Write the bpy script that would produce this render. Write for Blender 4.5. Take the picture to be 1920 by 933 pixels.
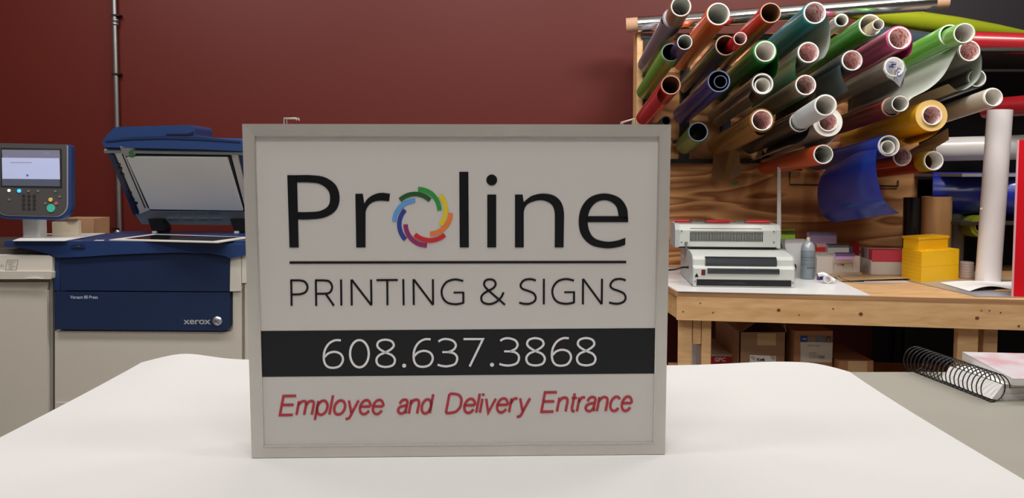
import bpy, math, random
from mathutils import Vector, Matrix
random.seed(4)
C = bpy.context.scene.collection
for o in list(bpy.data.objects): bpy.data.objects.remove(o)

# ------------------------------------------------------------------ camera, world, lights, exposure
F_PX, PX0, PY0, CAMH, PITCH = 1450.0, 960.0, 401.0, 1.34, math.radians(3.0)
cam_d = bpy.data.cameras.new('camera'); cam = bpy.data.objects.new('camera', cam_d); C.objects.link(cam)
cam_d.sensor_fit = 'HORIZONTAL'; cam_d.sensor_width = 36.0; cam_d.lens = F_PX/1920*36
cam_d.shift_y = -(466.5-PY0)/1920
cam.location = (0, 0, CAMH); cam.rotation_euler = (math.pi/2-PITCH, 0, 0)
cam_d.clip_start = 0.02
bpy.context.scene.camera = cam
W = bpy.data.worlds.new('world'); bpy.context.scene.world = W; W.use_nodes = True
W.node_tree.nodes['Background'].inputs[0].default_value = (0.9, 0.95, 1, 1)
W.node_tree.nodes['Background'].inputs[1].default_value = 0.05
vs = bpy.context.scene.view_settings
vs.view_transform = 'Standard'; vs.look = 'None'; vs.gamma = 1; vs.use_curve_mapping = False
vs.exposure = 0.0
# ceiling lamps: x, y, length (along x), width, watts
LAMPS = [(-1.3, 0.75, 1.2, 0.30, 12, 0), (1.3, 0.75, 1.2, 0.30, 11, 0), (-2.0, 2.2, 1.2, 0.30, 24, 38), (-0.2, 2.2, 1.2, 0.30, 22, 38), (1.7, 2.25, 1.2, 0.30, 42, 42), (0, 0.15, 1.2, 0.30, 23, 0), (0, -1.4, 1.2, 0.30, 8, 25)]   # last: tilt towards the back wall
LAMP_COL = (1.0, 0.985, 0.965)
CEIL = 3.3

# ------------------------------------------------------------------ helpers
def ray(px, py):
    x = (px-PX0)/F_PX; u = (PY0-py)/F_PX; c, s = math.cos(PITCH), math.sin(PITCH)
    return Vector((x, c+u*s, -s+u*c))
CAM = Vector((0, 0, CAMH))
def P(px, py, Y):
    d = ray(px, py); return CAM + d*(Y/d.y)
def G(px, py, z):
    d = ray(px, py); return CAM + d*((z-CAMH)/d.z)
def PH(px, py, o, n):
    d = ray(px, py); return CAM + d*((o-CAM).dot(n)/d.dot(n))
def lin(c):
    c = c/255.0
    return c/12.92 if c <= 0.04045 else ((c+0.055)/1.055)**2.4
def col(rgb): return (lin(rgb[0]), lin(rgb[1]), lin(rgb[2]), 1)
MATS = {}
def mat(name, rgb, rough=0.5, metal=0.0, var=0.06, scale=8.0, emit=0.0, coat=0.0, alpha=1.0, trans=0.0, bump=0.0, spec=0.5):
    if name in MATS: return MATS[name]
    m = bpy.data.materials.new(name); m.use_nodes = True; nt = m.node_tree; b = nt.nodes['Principled BSDF']
    b.inputs['Roughness'].default_value = rough; b.inputs['Metallic'].default_value = metal
    b.inputs['Specular IOR Level'].default_value = spec
    b.inputs['Coat Weight'].default_value = coat; b.inputs['Coat Roughness'].default_value = 0.08
    b.inputs['Alpha'].default_value = alpha; b.inputs['Transmission Weight'].default_value = trans
    tc = nt.nodes.new('ShaderNodeTexCoord'); nz = nt.nodes.new('ShaderNodeTexNoise'); nz.inputs['Scale'].default_value = scale
    nz.inputs['Detail'].default_value = 3
    nt.links.new(tc.outputs['Object'], nz.inputs['Vector'])
    mx = nt.nodes.new('ShaderNodeMix'); mx.data_type = 'RGBA'
    c = col(rgb); mx.inputs[6].default_value = tuple(min(1, x*(1-var)) for x in c[:3])+(1,)
    mx.inputs[7].default_value = tuple(min(1, x*(1+var)) for x in c[:3])+(1,)
    nt.links.new(nz.outputs['Fac'], mx.inputs[0]); nt.links.new(mx.outputs[2], b.inputs['Base Color'])
    if emit:
        nt.links.new(mx.outputs[2], b.inputs['Emission Color']); b.inputs['Emission Strength'].default_value = emit
    if bump:
        bp = nt.nodes.new('ShaderNodeBump'); bp.inputs['Strength'].default_value = bump; bp.inputs['Distance'].default_value = 0.002
        nt.links.new(nz.outputs['Fac'], bp.inputs['Height']); nt.links.new(bp.outputs['Normal'], b.inputs['Normal'])
    MATS[name] = m; return m
def mat_grain(name, c1, c2, scale=(2, 30, 30), wave=0.0, rough=0.6, c3=None, detail=4, dist=1.5):
    """stretched-noise wood grain"""
    m = bpy.data.materials.new(name); m.use_nodes = True; nt = m.node_tree; b = nt.nodes['Principled BSDF']
    b.inputs['Roughness'].default_value = rough
    tc = nt.nodes.new('ShaderNodeTexCoord'); mp = nt.nodes.new('ShaderNodeMapping'); mp.inputs['Scale'].default_value = scale
    nt.links.new(tc.outputs['Object'], mp.inputs['Vector'])
    nz = nt.nodes.new('ShaderNodeTexNoise'); nz.inputs['Scale'].default_value = 1; nz.inputs['Detail'].default_value = detail
    nz.inputs['Distortion'].default_value = dist
    nt.links.new(mp.outputs['Vector'], nz.inputs['Vector'])
    src = nz.outputs['Fac']
    if wave:
        ml = nt.nodes.new('ShaderNodeMath'); ml.operation = 'MULTIPLY'; ml.inputs[1].default_value = wave
        nt.links.new(src, ml.inputs[0])
        fr = nt.nodes.new('ShaderNodeMath'); fr.operation = 'FRACT'; nt.links.new(ml.outputs[0], fr.inputs[0])
        src = fr.outputs[0]
    rp = nt.nodes.new('ShaderNodeValToRGB'); nt.links.new(src, rp.inputs['Fac'])
    e = rp.color_ramp.elements
    e[0].position = 0.30; e[0].color = col(c1); e[1].position = 0.68; e[1].color = col(c2)
    if wave:
        e[0].position = 0.0; e[1].position = 0.75
        x = e.new(0.97); x.color = col(c3 or c2); y = e.new(1.0); y.color = col(c1)
    nt.links.new(rp.outputs['Color'], b.inputs['Base Color'])
    MATS[name] = m; return m

WORLD = {}
def link_at(o, loc, parent):
    C.objects.link(o); WORLD[o.name] = Vector(loc)
    if parent is not None:
        o.parent = parent; o.location = Vector(loc)-WORLD[parent.name]
    else: o.location = loc
def tag(o, label=None, cat=None, group=None, kind=None):
    if label: o['label'] = label
    if cat: o['category'] = cat
    if group: o['group'] = group
    if kind: o['kind'] = kind
    return o
def thing(name, loc, label, cat, group=None):
    o = bpy.data.objects.new(name, None); o.empty_display_size = 0.05
    link_at(o, loc, None); return tag(o, label, cat, group)

class MB:
    def __init__(s): s.v = []; s.f = []; s.m = []; s.sm = []
    def add(s, vs_, fs, mi=0, smooth=False):
        b = len(s.v); s.v += [Vector(v) for v in vs_]
        for f in fs: s.f.append([b+i for i in f]); s.m.append(mi); s.sm.append(smooth)
        return s
    def loft(s, rings, mi=0, closed=True, smooth=True, caps=(False, False)):
        n = len(rings[0]); vs_ = [p for r in rings for p in r]; fs = []
        for i in range(len(rings)-1):
            for j in range(n if closed else n-1):
                k = (j+1) % n; fs.append((i*n+j, i*n+k, (i+1)*n+k, (i+1)*n+j))
        s.add(vs_, fs, mi, smooth)
        if caps[0]: s.add(rings[0], [tuple(range(n))[::-1]], mi)
        if caps[1]: s.add(rings[-1], [tuple(range(n))], mi)
        return s
    def hull(s, A, B, mi=0, smooth=False):     # prism between two matching loops
        return s.loft([A, B], mi, True, smooth, (True, True))
    def box(s, x0, x1, y0, y1, z0, z1, mi=0):
        return s.hull([(x0, y0, z0), (x1, y0, z0), (x1, y1, z0), (x0, y1, z0)], [(x0, y0, z1), (x1, y0, z1), (x1, y1, z1), (x0, y1, z1)], mi)
    def ext(s, poly, Yf, Yb, mi=0):             # outline on the plane Y=Yf extruded straight back
        A = [P(x, y, Yf) for x, y in poly]; B = [Vector((p.x, Yb, p.z)) for p in A]; return s.hull(A, B, mi)
    def on(s, poly, o, n, t0, t1, mi=0):        # outline on plane (o,n) extruded along n
        A = [PH(x, y, o, n) for x, y in poly]; return s.hull([p+n*t1 for p in A], [p+n*t0 for p in A], mi)
    def circ(s, c, ax, r, n=28):
        ax = Vector(ax).normalized(); u = ax.orthogonal().normalized() if abs(ax.z) > .9 else ax.cross(Vector((0, 0, 1))).normalized(); w = ax.cross(u)
        return [Vector(c)+u*(r*math.cos(2*math.pi*i/n))+w*(r*math.sin(2*math.pi*i/n)) for i in range(n)]
    def tube(s, A, B, r0, r1=None, n=20, mi=0, caps=True):
        A, B = Vector(A), Vector(B); ax = B-A; r1 = r0 if r1 is None else r1
        return s.loft([s.circ(A, ax, r0, n), s.circ(B, ax, r1, n)], mi, True, True, (caps, caps))
    def pipe(s, A, B, ro, ri, n=32, mi=0, mi_in=None, mi_end=None):   # hollow tube with rims
        A, B = Vector(A), Vector(B); ax = B-A; mi_in = mi if mi_in is None else mi_in; mi_end = mi if mi_end is None else mi_end
        a, b, c, d = s.circ(A, ax, ro, n), s.circ(B, ax, ro, n), s.circ(A, ax, ri, n), s.circ(B, ax, ri, n)
        s.loft([a, b], mi); s.loft([d, c], mi_in); s.loft([c, a], mi_end, smooth=False); s.loft([b, d], mi_end, smooth=False); return s
    def lathe(s, c, prof, n=28, mi=0, ax=(0, 0, 1)):
        ax = Vector(ax).normalized()
        return s.loft([s.circ(Vector(c)+ax*h, ax, max(r, 1e-4), n) for r, h in prof], mi, True, True, (True, True))
    def sweep(s, pts, r, n=6, mi=0):
        pts = [Vector(p) for p in pts]; rings = []; prev = None
        for i, p in enumerate(pts):
            t = (pts[min(i+1, len(pts)-1)]-pts[max(i-1, 0)]).normalized()
            u = t.orthogonal().normalized() if prev is None else (prev-t*prev.dot(t)).normalized()
            prev = u; w = t.cross(u)
            rings.append([p+u*(r*math.cos(2*math.pi*k/n))+w*(r*math.sin(2*math.pi*k/n)) for k in range(n)])
        return s.loft(rings, mi, True, True, (True, True))
    def build(s, name, mats, parent=None, bevel=0, seg=2):
        if not isinstance(mats, (list, tuple)): mats = [mats]
        lo = Vector([min(v[i] for v in s.v) for i in range(3)]); hi = Vector([max(v[i] for v in s.v) for i in range(3)])
        o0 = Vector(((lo.x+hi.x)/2, (lo.y+hi.y)/2, lo.z))
        me = bpy.data.meshes.new(name); me.from_pydata([v-o0 for v in s.v], [], s.f)
        for m in mats: me.materials.append(m)
        for p, mi, sm in zip(me.polygons, s.m, s.sm): p.material_index = mi; p.use_smooth = sm
        me.validate(); me.update()
        o = bpy.data.objects.new(name, me); link_at(o, o0, parent)
        if bevel:
            md = o.modifiers.new('bevel', 'BEVEL'); md.width = bevel; md.segments = seg; md.limit_method = 'ANGLE'; md.angle_limit = math.radians(40)
        return o
def catmull(pts, k=8, closed=False):
    pts = [Vector(p) for p in pts]; n = len(pts); out = []
    for i in range(n if closed else n-1):
        p1, p2 = pts[i], pts[(i+1) % n]
        p0 = pts[(i-1) % n] if closed or i > 0 else p1*2-p2
        p3 = pts[(i+2) % n] if closed or i+2 < n else p2*2-p1
        for j in range(k):
            t = j/k
            out.append(0.5*((2*p1)+(p2-p0)*t+(2*p0-5*p1+4*p2-p3)*t*t+(3*p1-p0-3*p2+p3)*t**3))
    if not closed: out.append(pts[-1])
    return out
def ribbon2d(pts, w, closed=False):
    """stroke of width w around a 2d centreline -> left/right points"""
    pts = [Vector(p) for p in pts]; n = len(pts); L, R = [], []
    for i in range(n):
        a = pts[(i-1) % n] if closed or i > 0 else None; b = pts[(i+1) % n] if closed or i < n-1 else None
        d1 = (pts[i]-a).normalized() if a is not None else None; d2 = (b-pts[i]).normalized() if b is not None else None
        if d1 is None: d1 = d2
        if d2 is None: d2 = d1
        t = (d1+d2).normalized(); nn = Vector((-t.y, t.x)); k = max(0.35, nn.dot(Vector((-d1.y, d1.x))))
        L.append(pts[i]+nn*(w/2/k)); R.append(pts[i]-nn*(w/2/k))
    return L, R
def stroke(mb, f3, pts, w, closed=False, mi=0):
    L, R = ribbon2d(pts, w, closed)
    mb.loft([[f3(*p) for p in L], [f3(*p) for p in R]], mi, closed, False)
def spoly(mb, f3, pts, mi=0): mb.add([f3(*p) for p in pts], [tuple(range(len(pts)))], mi)
def disc(mb, f3, cx, cy, r, mi=0, ry=None): spoly(mb, f3, [(cx+r*math.cos(a*math.pi/12), cy+(ry or r)*math.sin(a*math.pi/12)) for a in range(24)], mi)
def arc(cx, cy, rx, ry, a0, a1, k=20):
    return [Vector((cx+rx*math.cos(math.radians(a0+(a1-a0)*i/k)), cy+ry*math.sin(math.radians(a0+(a1-a0)*i/k)))) for i in range(k+1)]
# monoline sans glyphs: cap height 1; list of ('L'|'C'|'O'|'D', points), advance width
GL = {
 'E': ([('L', [(.55, 1), (0, 1), (0, 0), (.56, 0)]), ('L', [(0, .53), (.51, .53)])], .60),
 'D': ([('L', [(0, 0), (0, 1)]), ('C', [(0, 1), (.2, 1), (.42, .93), (.55, .72), (.57, .5), (.55, .28), (.42, .07), (.2, 0), (0, 0)])], .62),
 'm': ([('L', [(0, 0), (0, .72)]), ('C', [(0, .5), (.08, .66), (.2, .72), (.30, .67), (.33, .52), (.33, .25), (.33, 0)]), ('C', [(.33, .5), (.41, .66), (.53, .72), (.63, .67), (.66, .52), (.66, .25), (.66, 0)])], .72),
 'n': ([('L', [(0, 0), (0, .72)]), ('C', [(0, .48), (.08, .65), (.22, .72), (.35, .67), (.40, .52), (.40, .25), (.40, 0)])], .45),
 'p': ([('L', [(0, -.28), (0, .72)]), ('O', (.22, .36, .22, .37))], .47),
 'd': ([('L', [(.44, 0), (.44, 1)]), ('O', (.22, .36, .22, .37))], .49),
 'l': ([('L', [(0, 0), (0, 1)])], .04), 'I': ([('L', [(0, 0), (0, 1)])], .04),
 'i': ([('L', [(0, 0), (0, .72)]), ('L', [(0, .88), (0, 1)])], .04),
 'o': ([('O', (.23, .36, .23, .37))], .46),
 'v': ([('L', [(0, .72), (.2, 0), (.41, .72)])], .41),
 'y': ([('L', [(0, .72), (.21, .04)]), ('C', [(.42, .72), (.3, .32), (.2, -.06), (.13, -.22), (0, -.25)])], .42),
 'e': ([('L', [(0, .39), (.43, .39)]), ('A', (.22, .36, .22, .37, 5, 330))], .44),
 'c': ([('A', (.22, .36, .22, .37, 40, 325))], .41),
 'a': ([('C', [(.03, .52), (.1, .67), (.23, .73), (.36, .67), (.39, .52), (.38, .2), (.42, 0)]), ('C', [(.38, .42), (.2, .39), (.04, .31), (.01, .16), (.1, .03), (.22, 0), (.33, .07), (.38, .2)])], .44),
 'r': ([('L', [(0, 0), (0, .72)]), ('C', [(0, .45), (.06, .63), (.16, .72), (.26, .70)])], .25),
 't': ([('C', [(.1, .93), (.1, .5), (.1, .15), (.15, .02), (.25, .02)]), ('L', [(0, .7), (.24, .7)])], .24),
}
def write(mb, f3, text, x0, x1, y_base0, y_base1, cap, w, shear=0.0, gap=.115, mi=0):
    total = sum(GL[c][1] for c in text)+gap*(len(text)-1)
    s = (x1-x0)/(total+shear*.72); x = 0
    def tf(p):
        X = x0+(x+p[0]+shear*p[1]*cap/s)*s; t = (X-x0)/max(1e-6, x1-x0)
        return Vector((X, y_base0+(y_base1-y_base0)*t-p[1]*cap))
    for c in text:
        for k, d in GL[c][0]:
            if k == 'L': stroke(mb, f3, [tf(p) for p in d], w, False, mi)
            elif k == 'C': stroke(mb, f3, [tf(p) for p in catmull(d, 5)], w, False, mi)
            elif k == 'O': stroke(mb, f3, [tf(p) for p in arc(d[0], d[1], d[2], d[3], 0, 360, 24)[:-1]], w, True, mi)
            elif k == 'A': stroke(mb, f3, [tf(p) for p in arc(*d)], w, False, mi)
        x += GL[c][1]+gap
def text(name, body, material, parent, f3o, right, up, size, offset=0.0, shear=0.0, xs=1.0, align='LEFT', off=0.0006, spacing=1.0):
    """built-in font text turned into a flat mesh standing on a surface"""
    cu = bpy.data.curves.new(name, 'FONT'); cu.body = body; cu.size = size; cu.offset = offset; cu.shear = shear; cu.align_x = align; cu.space_character = spacing
    t = bpy.data.objects.new('tmp', cu); C.objects.link(t)
    me = bpy.data.meshes.new_from_object(t.evaluated_get(bpy.context.evaluated_depsgraph_get()))
    bpy.data.objects.remove(t); bpy.data.curves.remove(cu)
    right = Vector(right).normalized(); up = Vector(up).normalized(); n = right.cross(up).normalized()
    mb = MB(); mb.add([Vector(f3o)+right*(v.co.x*xs)+up*v.co.y+n*off for v in me.vertices], [tuple(p.vertices) for p in me.polygons])
    bpy.data.meshes.remove(me)
    return mb.build(name, material, parent)
def struct(mb, name, mats, **k): return tag(mb.build(name, mats, **k), kind='structure')

# ------------------------------------------------------------------ shared materials
M_red_wall = mat('red_wall_paint', (92, 30, 22), .5, var=.07, scale=1.3, bump=.05, spec=.28)
M_dark_wall = mat('unlit_wall_dark', (33, 27, 30), .7)  # darkness of the unlit right side is put into this wall colour
M_grey_wall = mat('grey_wall_paint', (170, 165, 158), .8)
M_ceiling = mat('ceiling_panels', (215, 215, 213), .8)
M_floor = mat('concrete_floor', (165, 161, 155), .5, scale=3, var=.15)
M_ply = mat_grain('plywood_grain', (150, 92, 50), (232, 172, 112), (1.3, 1, 8), wave=6.0, c3=(150, 92, 50), dist=.5, detail=1.5)
M_pine = mat_grain('pine_lumber', (208, 160, 108), (230, 186, 134), (3, 40, 40), dist=.6)
M_plytop = mat_grain('plywood_bench_top', (186, 142, 96), (214, 172, 124), (6, 26, 30), dist=1.5)
M_plyedge = mat_grain('plywood_edge', (150, 108, 72), (196, 150, 104), (2, 2, 260), dist=.2)
M_black = mat('black_plastic', (16, 16, 18), .45)
M_blacksteel = mat('black_painted_steel', (18, 17, 18), .5)
M_beige = mat('beige_machine_plastic', (206, 198, 186), .5, var=.02)
M_beige2 = mat('pale_machine_plastic', (222, 215, 203), .45, var=.02)
M_blue = mat('navy_machine_plastic', (38, 60, 106), .36, var=.04)
M_blue_d = mat('dark_navy_door_plastic', (30, 46, 80), .36, var=.04)
M_alu = mat('brushed_aluminium', (196, 191, 184), .38, metal=.45, var=.08, scale=20)
M_steel = mat('galvanised_steel', (150, 148, 146), .35, metal=.8, var=.12, scale=25)
M_chrome = mat('mirror_silver_film', (225, 225, 225), .12, metal=1.0, var=.02)
M_whitep = mat('white_plastic', (228, 228, 226), .4, var=.02)
M_paper = mat('white_paper', (232, 229, 226), .75, var=.02)
M_card = mat('brown_cardboard', (176, 134, 98), .8, var=.08, scale=14)
M_kraft = mat('kraft_tape', (205, 170, 126), .45, var=.05)
M_ink = mat('black_ink', (14, 14, 18), .45, var=.02, spec=.25)
M_greyp = mat('grey_plastic', (70, 72, 76), .45)
M_white_ink = mat('white_lettering', (222, 220, 222), .45, var=.02)

# ------------------------------------------------------------------ the room
YW = 3.98
m = MB(); m.box(-4, 3.6, -3.2, YW+.1, -.1, 0); struct(m, 'floor', M_floor)
m = MB(); m.box(-4, 1.87, YW, YW+.1, 0, CEIL); m.build; struct(m, 'wall_back', M_red_wall)
m = MB(); m.box(1.87, 3.6, YW, YW+.1, 0, CEIL); struct(m, 'wall_back_right', M_dark_wall)
m = MB(); m.box(-4.1, -4, -3.2, YW+.1, 0, CEIL); struct(m, 'wall_left', M_red_wall)
m = MB(); m.box(3.6, 3.7, -3.2, YW+.1, 0, CEIL); struct(m, 'wall_right', M_dark_wall)
m = MB(); m.box(-4.1, 3.7, -3.3, -3.2, 0, CEIL); struct(m, 'wall_front', M_grey_wall)
m = MB(); m.box(-4.1, 3.7, -3.3, YW+.1, CEIL, CEIL+.1); struct(m, 'ceiling', M_ceiling)
M_lampglow = mat('lamp_diffuser', (250, 246, 238), .5, emit=4.0)
for i, (x, y, l, w, e, tl) in enumerate(LAMPS):
    t = thing('ceiling_light', (x, y, CEIL-.11), 'long white tube lamp fixed to the ceiling', 'ceiling light', 'ceiling lamps')
    MB().box(x-l/2, x+l/2, y-w/2, y+w/2, CEIL-.05, CEIL).build('housing', M_whitep, t)
    dr = math.tan(math.radians(tl))*(w-.06)*.5
    MB().hull([(x-l/2+.03, y-w/2+.03, CEIL-.052-dr*0-.02-dr), (x+l/2-.03, y-w/2+.03, CEIL-.072-dr), (x+l/2-.03, y+w/2-.03, CEIL-.072), (x-l/2+.03, y+w/2-.03, CEIL-.072)], [(x-l/2+.03, y-w/2+.03, CEIL-.0505), (x+l/2-.03, y-w/2+.03, CEIL-.0505), (x+l/2-.03, y+w/2-.03, CEIL-.0505), (x-l/2+.03, y+w/2-.03, CEIL-.0505)]).build('diffuser', M_lampglow, t)
    ld = bpy.data.lights.new('tube_light', 'AREA'); ld.shape = 'RECTANGLE'; ld.size = l; ld.size_y = w; ld.energy = e; ld.color = LAMP_COL
    lo = bpy.data.objects.new('tube_light', ld); link_at(lo, (x, y, CEIL-.09-dr), t); lo.rotation_euler = (math.radians(tl), 0, 0)
# steel conduit on the back wall
t = thing('conduit_pipe', (P(219, 440, YW-.02).x, YW-.02, .0), 'thin galvanised conduit pipe running up the red wall behind the open copier lid', 'pipe')
xa, xb = P(215, 0, YW-.03).x, P(222, 437, YW-.03).x
top = Vector((xa-.004, YW-.022, CEIL)); bot = Vector((xb, YW-.022, .0))
MB().tube(bot, top, .0115).build('pipe', M_steel, t)
for py in (29, 139, 428):
    c = P(218, py, YW-.022); MB().box(c.x-.022, c.x+.022, YW-.037, YW, c.z-.004, c.z+.004).build('strap', M_blacksteel, t)
for py in (38, 45):
    c = P(216, py, YW-.022); MB().lathe(c-Vector((0, 0, .008)), [(.012, 0), (.0165, .003), (.0165, .013), (.012, .016)]).build('coupling', M_steel, t)
c = P(221, 430, YW-.022); MB().lathe(c-Vector((0, 0, .06)), [(.012, 0), (.020, .01), (.020, .045), (.012, .06)]).build('coupling', M_steel, t)

# ------------------------------------------------------------------ foreground table and white sheet
TZ = 0.92
M_tgrey = mat('grey_tabletop', (158, 153, 142), .55, var=.10, scale=6)
t = thing('work_table', (.45, .9, 0), 'low grey topped work table under the white sheet', 'table')
ty = G(1650, 697, TZ).y
MB().box(-.775, 1.75, .15, ty, TZ-.03, TZ).build('tabletop', M_tgrey, t, .003)
MB().box(-.72, 1.69, .22, ty-.08, TZ-.10, TZ-.03).build('apron', M_greyp, t)
for x in (-.72, 1.65):
    for y in (.22, ty-.14): MB().box(x, x+.05, y, y+.05, 0, TZ-.03).build('leg', M_greyp, t)
# sheet: grid with gentle curls at the two far corners
M_sheet = mat('white_vinyl_sheet', (216, 214, 212), .55, var=.008, scale=2)
nx, ny = 96, 60; rows = []
def back_edge(u):     # far edge depth
    return G(465, 674, TZ+.003).y*(1-(u-.13)/.70)+G(1262, 686, TZ+.003).y*((u-.13)/.70)
for j in range(ny+1):
    row = []
    for i in range(nx+1):
        u = i/nx; v = j/ny
        X = -.812+u*(1.512); Y = .12+(back_edge(u)-.12)*v
        f = max(0, (v-.72)/.28)**2
        z = .0125*f*math.exp(-((u-.050)/.050)**2)+.0115*f*math.exp(-((u-.93)/.10)**2)
        z += .0012*f*math.sin(u*9)
        # rounded far corners
        du = max(0, .055-u)/.055; dv = max(0, u-.955)/.045
        Y -= .05*f*(du**2)+.06*f*dv**2
        row.append(Vector((X, Y, TZ+.0022+z)))
    rows.append(row)
m = MB(); m.loft(rows, 0, False, True)
low = [[p-Vector((0, 0, .0014)) for p in r] for r in rows]; m.loft([r[::-1] for r in low], 0, False, True)
edge = [r[0] for r in rows]+rows[-1][1:]+[r[-1] for r in rows[::-1]][1:]
m.loft([edge, [p-Vector((0, 0, .0014)) for p in edge]], 0, False)
sh = m.build('white_sheet', M_sheet); tag(sh, 'large smooth white sheet spread over the table in front, curling up at its far corners', 'sheet')

# ------------------------------------------------------------------ the sign cabinet
BL, BR = G(472, 858, TZ+.003), G(1247, 851, TZ+.003)
SR = (BR-BL).normalized(); SW = (BR-BL).length
LEAN = math.radians(1.9)
hn = Vector((SR.y, -SR.x, 0)).normalized()                        # horizontal normal towards the camera
SU = (Vector((0, 0, 1))*math.cos(LEAN)+hn*math.sin(LEAN)).normalized(); SN = (hn*math.cos(LEAN)-Vector((0, 0, 1))*math.sin(LEAN)).normalized()
SH = (PH(465, 232, BL, SN)-BL).dot(SU)
def SP(u, v, w=0): return BL+SR*u+SU*v+SN*w                        # metres on the sign
SF0 = BL-SN*.004
def SPX(px, py, w=.0008): return PH(px, py, SF0, SN)+SN*w          # photo pixel -> point on the sign's face
sg = thing('sign_cabinet', (BL+BR)/2, 'large white sign in an aluminium frame standing on the white sheet', 'sign')
FW = .0165; BD = .085
M_face = mat('white_sign_acrylic', (198, 193, 189), .32, var=.012, scale=3, coat=.15)
def sbox(u0, u1, v0, v1, w0, w1, mb=None):
    mb = mb or MB(); mb.hull([SP(u0, v0, w0), SP(u1, v0, w0), SP(u1, v1, w0), SP(u0, v1, w0)], [SP(u0, v0, w1), SP(u1, v0, w1), SP(u1, v1, w1), SP(u0, v1, w1)]); return mb
sbox(.002, SW-.002, .002, SH-.002, -BD, -.006).build('housing', M_alu, sg)
sbox(FW*.8, SW-FW*.8, FW*.8, SH-FW*.8, -.008, -.004).build('face_panel', M_face, sg)
def rail(p):        # mitred profile: outer edge p[0],p[1]; inner edge p[2],p[3]
    (a, b, c, d) = p; m = MB()
    m.hull([SP(*a, -.012), SP(*b, -.012), SP(*c, -.012), SP(*d, -.012)], [SP(*a, .0), SP(*b, .0), SP(*c, -.0015), SP(*d, -.0015)]); return m
i_ = FW
corners = [(0, 0), (SW, 0), (SW, SH), (0, SH)]; inner = [(i_, i_), (SW-i_, i_), (SW-i_, SH-i_), (i_, SH-i_)]
for k in range(4): rail((corners[k], corners[(k+1) % 4], inner[(k+1) % 4], inner[k])).build('frame_rail', M_alu, sg, .0006)
b0, b1 = i_, i_+.0012
m = MB()
for (u0, u1, v0, v1) in ((b0, SW-b0, b0, b1), (b0, SW-b0, SH-b1, SH-b0), (b0, b1, b0, SH-b0), (SW-b1, SW-b0, b0, SH-b0)): sbox(u0, u1, v0, v1, -.004, -.0005, m)
m.build('retaining_bead', mat('bright_bead', (200, 196, 190), .25, metal=.6), sg)
# hanging brackets of bent strap on top
def hook(px0, px1, lean):
    u0 = (PH(px0, 232, BL, SN)-BL).dot(SR); u1 = (PH(px1, 232, BL, SN)-BL).dot(SR); m = MB()
    pts = [(u0, SH-.002), (u0, SH+.009), (u1, SH+.009+lean), (u1, SH+.006+lean)]
    m.sweep([SP(a, b, -.03) for a, b in pts], .0012, 6); m.sweep([SP(a, b, -.045) for a, b in pts], .0012, 6)
    m.hull([SP(u0, SH+.008, -.03), SP(u1, SH+.008+lean, -.03), SP(u1, SH+.008+lean, -.045), SP(u0, SH+.008, -.045)], [SP(u0, SH+.0095, -.03), SP(u1, SH+.0095+lean, -.03), SP(u1, SH+.0095+lean, -.045), SP(u0, SH+.0095, -.045)])
    return m
hook(522, 546, 0).build('hanging_bracket', M_alu, sg); hook(1196, 1174, -.005).build('hanging_bracket', M_alu, sg)
# --- lettering, stroke by stroke
def xf(ox, oy, s): return lambda x, y: SPX(ox+x/s, oy+y/s)
fF, fG = xf(450, 200, 3.3317), xf(850, 200, 3.3333)
def band(mb, f, outer, inner, k=8):
    a, b = catmull(outer, k), catmull(inner, k); mb.loft([[f(*p) for p in a], [f(*p) for p in b]], 0, False, False)
m = MB()
spoly(m, fF, [(296, 427), (357, 427), (368, 878), (310, 878)])
band(m, fF, [(350, 427), (440, 427), (530, 440), (600, 490), (623, 570), (600, 645), (530, 690), (430, 703), (360, 703)],
     [(350, 472), (430, 472), (500, 482), (550, 520), (563, 570), (550, 620), (500, 650), (430, 657), (358, 657)])
m.build('letter', M_ink, sg); m = MB()
spoly(m, fF, [(721, 543), (768, 543), (777, 608), (785, 650), (785, 878), (727, 878)])
band(m, fF, [(772, 610), (800, 572), (840, 547), (885, 537), (938, 543)], [(781, 670), (795, 628), (825, 598), (870, 586), (932, 589)])
m.build('letter', M_ink, sg); m = MB()
spoly(m, fG, [(37, 406), (94, 406), (97, 878), (40, 878)])
m.build('letter', M_ink, sg); m = MB()
spoly(m, fG, [(212, 548), (268, 548), (268, 878), (212, 878)]); disc(m, fG, 240, 457, 34)
m.build('letter', M_ink, sg); m = MB()
spoly(m, fG, [(385, 548), (433, 548), (440, 597), (440, 878), (385, 878)])
band(m, fG, [(437, 597), (480, 562), (520, 547), (566, 542), (625, 553), (670, 590), (690, 650), (691, 740), (690, 800), (689, 878)],
     [(438, 665), (450, 625), (475, 601), (530, 584), (575, 588), (615, 612), (632, 655), (634, 740), (634, 800), (633, 878)])
m.build('letter', M_ink, sg); m = MB()
spoly(m, fG, [(828, 683), (1075, 683), (1092, 690), (1092, 720), (830, 720)])
band(m, fG, [(1092, 705), (1083, 630), (1035, 567), (945, 541), (855, 565), (800, 630), (783, 715), (800, 800), (860, 862), (950, 883), (1020, 877), (1074, 862)],
     [(1034, 695), (1022, 632), (990, 596), (942, 583), (893, 597), (855, 640), (839, 705), (850, 775), (885, 822), (955, 842), (1020, 836), (1075, 818)])
m.build('letter', M_ink, sg)
spx = lambda x, y: SPX(x, y)
m = MB(); spoly(m, spx, [(543, 489.5), (1174, 488.5), (1174, 493), (543, 494)]); m.build('divider_line', M_ink, sg)
f8 = xf(700, 330, 6.22); ring = bpy.data.objects.new('logo_ring', None); link_at(ring, SPX(795, 406), sg)
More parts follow.
